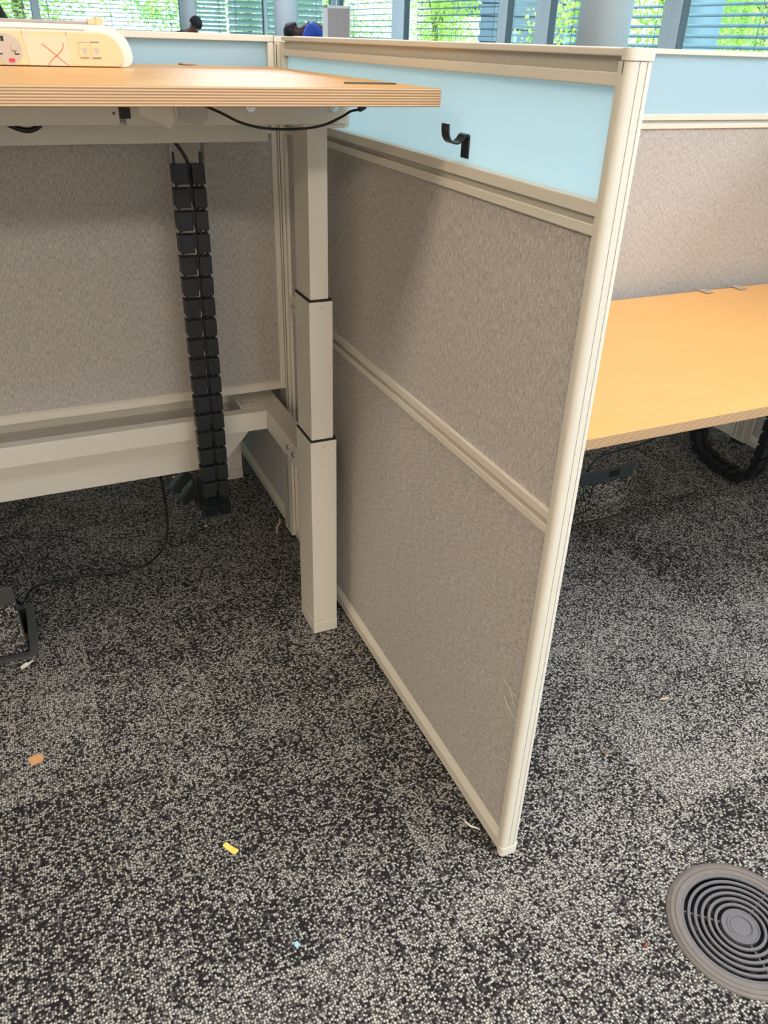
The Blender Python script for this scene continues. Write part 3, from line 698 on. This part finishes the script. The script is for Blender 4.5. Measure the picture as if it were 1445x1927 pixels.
for a in (20, 75, 130, 175):
    r = .048; t_ = math.radians(a); fr.append(((x, y + r - r * math.cos(t_), zc - .014 - r * math.sin(t_)), (0, math.sin(t_), -math.cos(t_)), (1, 0, 0)))
ch = chain('long black cable chain hanging from the raised desk almost to the floor', (x, y, .2), fr)
m = MB(); m.box(.301, .366, 1.632, 1.668, 1.0275, 1.0298); m.prism([(1.636, 1.0285), (1.664, 1.0285), (1.664, 1.000), (1.650, .986), (1.638, .998)], 'x', .3005, .3020); m.prism([(1.636, 1.0285), (1.664, 1.0285), (1.664, 1.000), (1.650, .986), (1.638, .998)], 'x', .3645, .3660); part('mounting_bracket', m, 'grey', ch)
for q in (.3075, .3580):
    m = MB(); m.box(q, q + .003, 1.645, 1.655, .985, 1.008); part('link_pin', m, 'black', ch)
m = MB(); m.tube(spline([(.3100, 1.645, 1.0290), (.3190, 1.642, 1.0170), (.3290, 1.640, 1.0000), (.3340, 1.640, .9850), (.3365, 1.644, .9650), (.3400, 1.650, .9400), (.3420, 1.652, .90), (.3400, 1.654, .6), (.3360, 1.654, .26)], 6), .0033, 10); part('cable', m, 'rubber', ch)
frs = []
pth = spline([(1.998, 1.752, .360), (1.998, 1.775, .25), (1.999, 1.790, .12), (2.002, 1.765, .050), (2.006, 1.700, .0260), (2.004, 1.640, .0240), (1.998, 1.570, .034), (1.992, 1.530, .075), (1.990, 1.515, .15), (1.990, 1.512, .30), (1.990, 1.512, .50)], 30)
acc = 0; nxt = PIT / 2
for a, b in zip(pth, pth[1:]):
    L_ = (b - a).length
    while acc + L_ >= nxt:
        q = a.lerp(b, (nxt - acc) / L_); frs.append((tuple(q), tuple(b - a), (1, .12, 0))); nxt += PIT
    acc += L_
chain('black cable chain looped on the floor under the low desk at right', (2.02, 1.65, 0), frs)

# dangling plugs behind the left chain
t = thing('power_plug', 'black power plugs dangling behind the bottom of the long cable chain', 'plug', (.30, 1.84, .14))
for dx, dz, an in ((.2845, .205, .75), (.3060, .170, .72)):
    m = MB(); m.box(-.014, .014, -.012, .012, -.030, .030, .003); m.box(-.012, -.006, -.003, .003, -.046, -.030, .001); m.box(.004, .010, -.003, .003, -.040, -.030, .001)
    m.xf(Matrix.Translation((dx, 1.855, dz)) @ Matrix.Rotation(an, 4, 'Y')); part('plug_body', m, 'black', t)
m = MB(); m.tube(spline([(.322, 1.85, .20), (.318, 1.85, .15), (.326, 1.84, .128), (.334, 1.81, .135), (.340, 1.78, .150)], 6), .003, 8); part('cable', m, 'rubber', t)
m = MB(); m.tube(spline([(.300, 1.855, .235), (.312, 1.86, .28), (.315, 1.87, .33), (.315, 1.87, .379)], 6), .0032, 8); part('cable', m, 'rubber', t)

# ---- floor boxes
def floor_box(b, lidh, label, mat_flap, lidx, notch, fw=.018):
    x0, x1, y0, y1 = b
    t = thing('floor_box', label, 'floor box', ((x0 + x1) / 2, (y0 + y1) / 2, 0))
    m = MB()
    m.box(x0 - fw, x1 + fw, y0 - fw, y0, 0.0002, .005, .001); m.box(x0 - fw, x1 + fw, y1, y1 + fw, .0002, .005, .001)
    m.box(x0 - fw, x0, y0, y1, .0002, .005, .001); m.box(x1, x1 + fw, y0, y1, .0002, .005, .001); part('frame', m, 'boxg', t)
    m = MB(); m.box(x0, x1, y0, y1, -.09, -.088); m.box(x0 - .002, x0, y0, y1, -.09, 0); m.box(x1, x1 + .002, y0, y1, -.09, 0); m.box(x0, x1, y0 - .002, y0, -.09, 0); m.box(x0, x1, y1, y1 + .002, -.09, 0); part('tub', m, 'vdark', t)
    for k, c in ((0, 'orange'), (1, 'blue'), (2, 'blue')):
        m = MB(); yy = y1 - .045 - .045 * k; m.box(x1 - .040, x1 - .004, yy - .017, yy + .012, -.088, -.043 + .006 * k, .003); part('inner_plug', m, c, t)
    # lid standing open on its near edge
    ly = y0 + .004; tilt = -.075
    tm = Matrix.Translation((0, ly, .005)) @ Matrix.Rotation(tilt * -1, 4, 'X')
    lx0, lx1 = lidx
    m = MB(); m.box(lx0, lx1, -.0015, .0035, 0, lidh, .0008); m.xf(tm); lid = part('lid', m, 'boxg', t)
    m = MB(); m.box(lx0 + .003, lx1 - .002, -.0042, -.0016, .0015, lidh * .765, .0008); m.xf(tm); part('carpet_inlay', m, 'carpet_lid', lid)
    m = MB(); m.box(lx0 + .001, lx1 - (.052 if notch else 0), -.0042, -.0016, lidh * .775, lidh - .001, .0008)
    if notch: m.box(lx1 - .050, lx1 - .0005, -.0035, -.0016, lidh * .775, lidh - .001, .0008); 
    m.xf(tm); part('cable_flap', m, mat_flap, lid)
    if notch:
        m = MB(); m.box(lx1 - .088, lx1 - .053, -.0048, -.0043, lidh * .84, lidh * .96); m.xf(tm); part('cable_slot', m, 'vdark', lid)
    return t
floor_box(BL, .184, 'open floor box at the left edge with carpet-faced lid standing up', 'boxg', (-.385, -.1315), False)
floor_box(BR, .174, 'open floor box under the low desk, beside the partition end', 'boxb', (1.275, 1.513), True, .007)
cord('floor_cable', [(-.155, 1.70, -.02), (-.150, 1.735, .030), (-.138, 1.752, .006), (-.111, 1.809, .0035), (-.060, 1.825, .0035), (.016, 1.818, .0035), (.105, 1.802, .0035), (.172, 1.812, .006), (.222, 1.852, .022), (.2400, 1.860, .080), (.2412, 1.862, .160), (.2382, 1.860, .230), (.237, 1.86, .33), (.237, 1.86, .380)], .0034, 'black cord on the carpet from left floor box up to raised desk tray')
cord('floor_cable', [(1.380, 1.62, .03), (1.384, 1.605, .10), (1.393, 1.602, .1600), (1.432, 1.605, .190), (1.50, 1.602, .2015), (1.560, 1.60, .207), (1.625, 1.60, .222), (1.69, 1.60, .26), (1.72, 1.62, .40), (1.72, 1.63, .56)], .0032, 'black cord rising from right floor box to the low desk')

# ================================================================== LOW DESK (right)
E_ = thing('standing_desk', 'birch plywood desk set low at the right behind the partition', 'desk', (1.42, 1.4, 0))
desktop(E_, .640, 2.205, 1.030, 1.760, .5703, .5915)
leg_column(E_, .655, 1.3830, .570); leg_column(E_, 2.125, 1.3830, .570)
m = MB(); m.box(.713, 2.124, 1.400, 1.455, .528, .570, .001); part('crossbar', m, 'offw', E_)
m = MB(); m.box(.72, 2.12, 1.715, 1.760, .3830, .4300, .001); part('tray_rail', m, 'offw', E_)
m = MB(); m.box(.655 + .008, .655 + .05, 1.4740, 2.1, .38, .43, .001); m.box(2.133, 2.175, 1.4740, 2.1, .38, .43, .001); part('side_arm', m, 'offw', E_)

# ================================================================== FLOOR VENT
V = thing('floor_vent', 'round grey floor grille with concentric slots at the bottom right', 'vent', (VC[0], VC[1], 0))
c = (VC[0], VC[1], 0)
m = MB(); m.lathe(c, [(VR, .0005), (VR - .0012, .0028), (.1095, .0050), (.1085, .0038), (.1075, .0050), (.1015, .0052), (.1008, .0040), (.0998, .0050), (.0925, .0046), (.0918, .0030), (.0905, .0030), (.0905, -.004), (VR - .006, -.004), (VR - .006, .0)], 96, True); part('rim', m, 'ventr', V)
m = MB(); hub = [(0, .0026), (.0155, .0026), (.0162, .0018), (.0172, .0018), (.0180, .0034), (.0205, .0036), (.0215, .0026), (.0265, .0026), (.0275, .0036), (.0295, .0034), (.0298, -.006), (0, -.006)]
m.lathe(c, hub, 72); hb = part('hub', m, 'ventg', V)
m = MB()
m.lathe(c, [(.0904, -.002), (.0904, .0032), (.0868, .0030), (.0868, -.0005)], 96, True)
for k in range(5):
    ro = .0868 - .0055 - .0103 * k; ri = ro - .0048
    m.lathe(c, [(ro, -.0005), (ro, .0026), (ro - .0006, .0032), (ri + .0006, .0032), (ri, .0026), (ri, -.0005)], 96, True)
part('grille', m, 'ventg', V)
m = MB()
for k in range(3):
    a = math.radians(138 + 120 * k); u = Vector((math.cos(a), math.sin(a), 0)); v = Vector((-u.y, u.x, 0)) * .0012
    p0 = Vector(c) + u * .0290; p1 = Vector(c) + u * .0885
    vs = [m.bm.verts.new(q + Vector((0, 0, z))) for z in (-.0040, -.0006) for q in (p0 - v, p1 - v, p1 + v, p0 + v)]
    for q in ((0, 1, 2, 3), (4, 5, 6, 7), (0, 1, 5, 4), (1, 2, 6, 5), (2, 3, 7, 6), (3, 0, 4, 7)): m.bm.faces.new([vs[i] for i in q])
part('spokes', m, 'ventg', V)
m = MB(); m.lathe(c, [(0, -.050), (.1087, -.050), (.1087, -.004)], 64); part('shaft', m, 'vdark', V)
m = MB()
for _ in range(60):
    a = random.uniform(0, 6.28); r = random.uniform(.03, .088); m.ico((c[0] + r * math.cos(a), c[1] + r * math.sin(a), -.046), random.uniform(.003, .009), 1, (1, 1, .5))
o = part('dust', m, 'dust', V); o['kind'] = 'stuff'

# ================================================================== LITTER ON THE CARPET
def scrap(name, outline, x, y, rot, mat, label, cat, th=.0006, curl=0.0, z=.0012):
    m = MB(); n = len(outline)
    A = [m.bm.verts.new((px, py, z + curl * px * px)) for px, py in outline]; B = [m.bm.verts.new((px, py, z + th + curl * px * px)) for px, py in outline]
    m.bm.faces.new(A[::-1]); m.bm.faces.new(B)
    for i in range(n): m.bm.faces.new((A[i], A[(i + 1) % n], B[(i + 1) % n], B[i]))
    o = part(name, m, mat); o.location = (x, y, 0); o.rotation_euler = (0, 0, rot); return tag(o, label, cat)
scrap('card_scrap', [(-.0125, -.010), (-.009, -.0125), (-.007, -.011), (-.004, -.0118), (.007, -.0118), (.0115, -.007), (.0125, 0), (.0115, .007), (.007, .0118), (-.011, .0118), (-.0125, .006)], -.1378, 1.2303, .25, 'tan', 'tan scrap of card on the carpet at lower left', 'scrap', .0008, 3)
scrap('paper_scrap', [(-.0145, -.0045), (.0, -.0055), (.0145, -.0060), (.0155, .0045), (.012, .0060), (.001, .0050), (-.0145, .0045)], .1512, .8969, -1.02, 'yellow', 'small yellow paper strip on the carpet left of the partition foot', 'scrap', .0006, 8)
scrap('paper_scrap', [(-.0045, -.004), (.003, -.0045), (.0045, .003), (0, .0045), (-.003, .002)], .2009, .6933, .5, 'bluep', 'tiny pale blue paper scrap on the carpet near the bottom', 'scrap')
scrap('wood_chip', [(-.012, -.001), (.004, -.002), (.012, .000), (.008, .0025), (-.004, .002)], 1.0990, .8971, -.15, 'chip', 'thin pale wood chip on the carpet right of the partition', 'chip', .0015)
scrap('paper_scrap', [(-.015, -.007), (-.003, -.006), (.015, .003), (.017, .006), (.005, .004), (.001, .008), (-.013, .003)], -.1390, 1.5195, .35, 'paper', 'white torn scrap touching the front of the left floor box', 'scrap', .0012)
def bit(name, pts, r, mat, label, cat):
    m = MB(); m.tube(spline(pts, 5), r, 7); b = pts[0]; return single(name, m, mat, label, cat, (b[0], b[1], 0))
bit('plastic_curl', [(.546, .800, .002), (.548, .788, .006), (.553, .776, .004), (.5600, .770, .003), (.5660, .763, .002)], [.0006] * 6 + [.0016] * 11 + [.001] * 4, 'paper', 'white plastic curl lying by the partition bottom rail', 'curl')
bit('peel_curl', [(.556, 1.893, .010), (.549, 1.870, .014), (.537, 1.858, .008), (.531, 1.838, .003)], .0028, 'peach', 'peach coloured peel by the partition behind the raised desk leg', 'peel')
for x, y, mat, r, lab in ((.330, 2.270, 'chip', .005, 'beige crumb on the carpet under the desk beam, left of the chain'), (.355, 1.948, 'peach', .0035, 'small pinkish crumb just below the hanging chain'),
                    (.884, .8227, 'crumb', .0035, 'rust red crumb on the carpet right of the partition foot'), (.699, .480, 'crumb', .0030, 'rust crumb left of the round floor grille')):
    m = MB(); m.ico((x, y, r * .5), r, 1, (1.4, .8, .6)); m.ico((x + r, y + r * .7, r * .4), r * .6, 1)
    single('crumb', m, mat, lab, 'crumb', (x, y, 0))

# ================================================================== BACKGROUND FURNITURE AND PEOPLE
t = thing('office_chair', 'black chair back beyond the divider at the top left corner', 'chair', (-.02, 3.75, 0))
m = MB(); pts = [(-.25, .62), (.12, .62)] + [(.12 + .03 * math.sin(k / 8 * 1.57), .62 + .60 * k / 8) for k in range(1, 9)] + [(.105, 1.32), (.06, 1.38), (-.02, 1.42), (-.25, 1.42)]
m.prism(pts, 'y', 3.74, 3.79, .012); part('backrest', m, 'chairk', t)
m = MB(); m.box(-.27, .15, 3.42, 3.86, .44, .50, .02); part('seat', m, 'chairk', t)
m = MB(); m.cyl((-.05, 3.62, .08), (-.05, 3.62, .44), .03); part('gas_lift', m, 'black', t)
m = MB(); m.box(-.07, -.03, 3.78, 3.81, .45, .75, .005); part('back_support', m, 'black', t)
for k in range(5):
    a = k * 1.2566; m = MB(); m.tube([(-.05, 3.62, .09), (-.05 + .30 * math.cos(a), 3.62 + .30 * math.sin(a), .065)], [.025, .015]); m.ico((-.05 + .30 * math.cos(a), 3.62 + .30 * math.sin(a), .03), .03, 2); part('leg', m, 'black', t)
# standing board
t = thing('mobile_board', 'grey felt board in a white frame standing right of the person in blue', 'board', (4.03, 10.35, 0))
m = MB(); m.box(-.130, .130, -.012, .012, .75, 1.505, .003); m.xf(Matrix.Translation((4.03, 10.35, 0)) @ Matrix.Rotation(-.38, 4, 'Z')); part('felt_panel', m, 'board', t)
m = MB(); 
for q in ((-.190, -.127, .72, 1.535), (.127, .142, .72, 1.535)): m.box(q[0], q[1], -.016, .016, q[2], q[3], .003)
m.box(-.19, .142, -.016, .016, 1.505, 1.535, .003); m.box(-.19, .142, -.016, .016, .72, .75, .003)
m.xf(Matrix.Translation((4.03, 10.35, 0)) @ Matrix.Rotation(-.38, 4, 'Z')); part('frame', m, 'white', t)
m = MB()
for s in (-.16, .13): m.box(s - .012, s + .012, -.012, .012, .03, .72); m.box(s - .015, s + .015, -.22, .22, 0, .03)
m.xf(Matrix.Translation((4.03, 10.35, 0)) @ Matrix.Rotation(-.38, 4, 'Z')); part('stand', m, 'white', t)

def skin_obj(name, joints, edges, mat, parent, root, sub=2):
    names = list(joints); vs = [Vector(joints[n][0]) - base_of(parent) for n in names]; idx = {n: i for i, n in enumerate(names)}
    me = bpy.data.meshes.new(name); me.from_pydata(vs, [(idx[a], idx[b]) for a, b in edges], []); me.materials.append(M[mat])
    o = bpy.data.objects.new(name, me); COL.objects.link(o); o.parent = parent
    sk = o.modifiers.new('skin', 'SKIN'); sk.use_smooth_shade = True
    for i, n in enumerate(names):
        r = joints[n][1]; r = r if isinstance(r, tuple) else (r, r)
        me.skin_vertices[0].data[i].radius = r; me.skin_vertices[0].data[i].use_root = (n == root)
    ss = o.modifiers.new('smooth', 'SUBSURF'); ss.levels = sub; ss.render_levels = sub
    return o
def person(x, y, yaw, k, bend, label, skin, shirt, hat, nod=0.0):
    """standing figure bending forward over a worktop; local +Y is where the person faces"""
    t = thing('person', label, 'person', (x, y, 0))
    Rm = Matrix.Translation((x, y, 0)) @ Matrix.Rotation(yaw, 4, 'Z')
    def T(px, py, pz): return tuple(Rm @ Vector((px * k, py * k, pz * k)))
    cb, sb = math.cos(bend), math.sin(bend)
    def up(px, f, h): # torso point: h along the bent spine from the pelvis, f forwards of it
        if h <= .52: return T(px, f * cb + h * sb, .93 + h * cb - f * sb)
        c2, s2 = math.cos(bend + nod), math.sin(bend + nod); q = h - .52      # head nods further forward from the neck
        return T(px, .52 * sb + f * c2 + q * s2, .93 + .52 * cb + q * c2 - f * s2)
    J = {'pelvis': (up(0, 0, 0), (.15 * k, .11 * k)), 'waist': (up(0, 0, .18), (.125 * k, .10 * k)), 'chest': (up(0, .01, .38), (.155 * k, .11 * k)),
         'neckb': (up(0, 0, .52), .065 * k), 'neck': (up(0, .03, .58), .055 * k), 'jaw': (up(0, .07, .64), (.062 * k, .07 * k)), 'head': (up(0, .045, .72), (.075 * k, .092 * k)), 'crown': (up(0, .035, .78), (.062 * k, .075 * k))}
    Eg = [('pelvis', 'waist'), ('waist', 'chest'), ('chest', 'neckb'), ('neckb', 'neck'), ('neck', 'jaw'), ('jaw', 'head'), ('head', 'crown')]
    for s, n in ((-1, 'l'), (1, 'r')):
        sh = up(.17 * s, 0, .47); el = Vector(sh) + Rm.to_3x3() @ Vector((.05 * s * k, .10 * k, -.25 * k)); wr = el + Rm.to_3x3() @ Vector((-.03 * s * k, .20 * k, -.12 * k))
        hd = wr + Rm.to_3x3() @ Vector((0, .075 * k, -.03 * k))
        J.update({n + 'sh': (sh, .06 * k), n + 'el': (tuple(el), .042 * k), n + 'wr': (tuple(wr), (.028 * k, .022 * k)), n + 'hd': (tuple(hd), (.036 * k, .016 * k))})
        Eg += [('chest', n + 'sh'), (n + 'sh', n + 'el'), (n + 'el', n + 'wr'), (n + 'wr', n + 'hd')]
        for f in range(4):
            p0 = hd + Rm.to_3x3() @ Vector(((-.028 + .0187 * f) * k, .035 * k, 0)); ln = (.036, .042, .039, .031)[f]
            p1 = p0 + Rm.to_3x3() @ Vector((0, ln * k, -.006 * k)); p2 = p1 + Rm.to_3x3() @ Vector((0, ln * .6 * k, -.022 * k))
            J.update({n + 'f%d0' % f: (tuple(p0), .009 * k), n + 'f%d1' % f: (tuple(p1), .008 * k), n + 'f%d2' % f: (tuple(p2), .007 * k)})
            Eg += [(n + 'hd', n + 'f%d0' % f), (n + 'f%d0' % f, n + 'f%d1' % f), (n + 'f%d1' % f, n + 'f%d2' % f)]
        p0 = wr + Rm.to_3x3() @ Vector((-.034 * s * k, .045 * k, -.01 * k)); p1 = p0 + Rm.to_3x3() @ Vector((-.02 * s * k, .035 * k, -.01 * k))
        J.update({n + 't0': (tuple(p0), .011 * k), n + 't1': (tuple(p1), .009 * k)}); Eg += [(n + 'wr', n + 't0'), (n + 't0', n + 't1')]
        J.update({n + 'hip': (T(.095 * s, 0, .88), .085 * k), n + 'kn': (T(.11 * s, .02, .48), .058 * k), n + 'an': (T(.115 * s, -.02, .09), .038 * k), n + 'toe': (T(.13 * s, .13, .035), (.042 * k, .028 * k))})
        Eg += [('pelvis', n + 'hip'), (n + 'hip', n + 'kn'), (n + 'kn', n + 'an'), (n + 'an', n + 'toe')]
    body = skin_obj('body', J, Eg, skin, t, 'pelvis')
    # clothes follow the body
    g = 1.16
    def sub(keys, edges, name, mat, root, extra=1.0):
        JJ = {q: (J[q][0], tuple(v * g * extra for v in (J[q][1] if isinstance(J[q][1], tuple) else (J[q][1],) * 2))) for q in keys}
        return skin_obj(name, JJ, edges, mat, t, root)
    sub(['pelvis', 'waist', 'chest', 'neckb', 'lsh', 'rsh', 'lel', 'rel'], [('pelvis', 'waist'), ('waist', 'chest'), ('chest', 'neckb'), ('chest', 'lsh'), ('chest', 'rsh'), ('lsh', 'lel'), ('rsh', 'rel')], 'shirt', shirt, 'pelvis')
    sub(['pelvis', 'lhip', 'rhip', 'lkn', 'rkn', 'lan', 'ran'], [('pelvis', 'lhip'), ('pelvis', 'rhip'), ('lhip', 'lkn'), ('rhip', 'rkn'), ('lkn', 'lan'), ('rkn', 'ran')], 'trousers', 'jeans', 'pelvis')
    for s in (-1, 1):
        m = MB(); m.ico(T(.123 * s, .05, .04), .055 * k, 3, (.95, 2.2, .8)); 
        for v in m.bm.verts: v.co.z = max(v.co.z, .003)
        part('shoe', m, 'shoe', t)
    hc = Vector(up(0, .045, .72)); dirs = (Vector(up(0, .045, .82)) - hc).normalized(); fw = (Vector(up(0, .145, .72)) - hc).normalized(); sd_ = dirs.cross(fw)
    m = MB(); g_ = bmesh.ops.create_icosphere(m.bm, subdivisions=4, radius=1)
    for v in list(m.bm.verts):
        if v.co.z < (-.08 + .18 * v.co.y if hat else -.22 + .50 * v.co.y): m.bm.verts.remove(v)
    for v in m.bm.verts:
        c0 = v.co.copy(); w = 1.0
        if not hat: w = 1 + .035 * math.cos(c0.x * 26)
        v.co = hc + (dirs * .02 + sd_ * c0.x * .088 + fw * c0.y * .106 + dirs * c0.z * (.118 if hat else .105)) * k * w
    for f in m.bm.faces: f.smooth = True
    part('beanie' if hat else 'braided_hair', m, 'knit' if hat else 'hair', t)
    for s in (-1, 1):
        m = MB(); m.ico(hc + (sd_ * .033 * s + fw * .088 - dirs * .005) * k, .011 * k, 2); part('eye', m, 'paper', body)
        m = MB(); m.ico(hc + (sd_ * .080 * s - dirs * .02) * k, .022 * k, 2, (.5, .8, 1.2)); part('ear', m, skin, body)
    m = MB(); m.ico(hc + (fw * .100 - dirs * .035) * k, .016 * k, 2); part('nose', m, skin, body)
    m = MB(); m.ico(hc + (fw * .090 - dirs * .068) * k, .018 * k, 2, (1, .5, .35)); part('mouth', m, 'redsw', body)
    return t
person(2.668, 13.70, -2.498, .935, .80, 'person in a black beanie and black shirt leaning forward beside slim column', 'skin1', 'shirtk', True)
person(4.169, 10.634, 1.04, 1.03, .80, 'person with black braided hair and bright blue shirt bending low', 'skin2', 'shirtb', False, .9)

# ================================================================== OUTSIDE
mb = MB(); mb.box(-60, 80, -40, 90, -.35, -.15); o = part('paved_ground', mb, 'ground'); tag(o, 'pale paved ground outside the windows', 'ground', kind='structure')
def leaf_cluster(seed, n, R_, H_):
    rnd = random.Random(seed); m = MB(); blobs = [(rnd.uniform(-.7, .7) * R_, rnd.uniform(-.7, .7) * R_, rnd.uniform(-.85, .8) * H_, rnd.uniform(.35, .6) * R_) for _ in range(16)]
    for _ in range(n):
        bx, by, bz, br = rnd.choice(blobs)
        d = Vector((rnd.gauss(0, 1), rnd.gauss(0, 1), rnd.gauss(0, 1))).normalized() * br * rnd.uniform(.45, 1.05)
        p = Vector((bx, by, bz)) + d; a = Vector((rnd.gauss(0, 1), rnd.gauss(0, 1), rnd.gauss(0, 1))).normalized(); b = a.orthogonal().normalized(); s = rnd.uniform(.022, .045)
        vs = [m.bm.verts.new(p + a * s * 1.4 * u + b * s * .7 * v) for u, v in ((-1, 0), (0, -1), (1, 0), (0, 1))]
        m.bm.faces.new(vs)
    return m
def crown_mesh(seed, n, R_, H_, mat):
    m = leaf_cluster(seed, n, R_, H_); me = bpy.data.meshes.new('crown'); m.bm.to_mesh(me); m.bm.free(); me.materials.append(M[mat]); return me
CR = [crown_mesh(1, 15000, 2.3, 2.0, 'leaf1'), crown_mesh(2, 15000, 2.3, 2.0, 'leaf2')]
def trunk_mesh():
    m = MB(); m.tube([(0, 0, -2.6), (.03, 0, -1), (0, .05, .5), (.05, 0, 1.6)], [.14, .11, .08, .04], 10)
    for k in range(5):
        a = k * 1.3; m.tube([(0, 0, -.9 + .35 * k), (.5 * math.cos(a), .5 * math.sin(a), -.4 + .35 * k), (1.1 * math.cos(a), 1.1 * math.sin(a), .1 + .3 * k)], [.05, .035, .015], 7)
    me = bpy.data.meshes.new('trunk'); m.bm.to_mesh(me); m.bm.free(); me.materials.append(M['bark']); return me
TR = trunk_mesh()
def tree(x, y, kind, label, s=1.0, rot=0):
    t = thing('leafy_tree', label, 'tree', (x, y, -.15), 'trees outside the windows'); t.rotation_euler = (0, 0, rot); t.scale = (s, s, s)
    for n, me in (('trunk', TR), ('foliage', CR[kind])):
        o = bpy.data.objects.new(n, me); COL.objects.link(o); o.parent = t; o.location = (0, 0, 2.6)
TREES = [(11.6, 13.0, 0, 'lime tree at far right close behind the blue-grey outside post', 1, 2), (16.6, 15.9, 1, 'green tree farthest back at the right picture edge, beyond the lime tree', 1, 1),
         (12.6, 24.5, 0, 'lime tree seen through the bright middle window', .9, 4),
         (6.4, 22.8, 1, 'green tree behind the board and person in blue', 1.1, 5), (1.0, 20.6, 0, 'lime tree between the power module and the man in the black beanie', 1.1, .7)]
for a in TREES: tree(a[0], a[1], a[2], a[3], a[4], a[5])
def clad(name, x, y, w, d, z0, z1, rot, label):
    t = thing(name, label, 'building', (x, y, z0)); Rm = Matrix.Translation((x, y, 0)) @ Matrix.Rotation(rot, 4, 'Z')
    m = MB(); m.box(-w / 2, w / 2, -d / 2, d / 2, z0, z1)
    z = z0 + .2
    while z < z1: m.box(-w / 2 - .03, w / 2 + .03, -d / 2 - .03, d / 2 + .03, z, z + .12); z += .24
    m.xf(Rm); part('cladding', m, 'slate', t)
    m = MB(); 
    for q in (-.3, .2): m.box(w * q, w * (q + .12), -d / 2 - .05, -d / 2 - .031, z0 + .3, min(z0 + 1.6, z1 - .1))
    m.xf(Rm); part('window_strip', m, 'slateb', t)
    if z0 > 1:
        for q in (-.4, .4): m = MB(); m.box(w * q - .08, w * q + .08, -.1, .1, -.15, z0 + .01); m.xf(Rm); part('post', m, 'slate', t)
clad('clad_building', 11.9, 17.7, 2.6, 2.2, -.15, 5, -.7, 'dark slate clad building behind the window mullion left of the thick column')
clad('clad_canopy', 15.6, 28.2, 1.9, 2.4, 2.0, 2.8, -.5, 'dark blue raised box of a building in the brightest window')
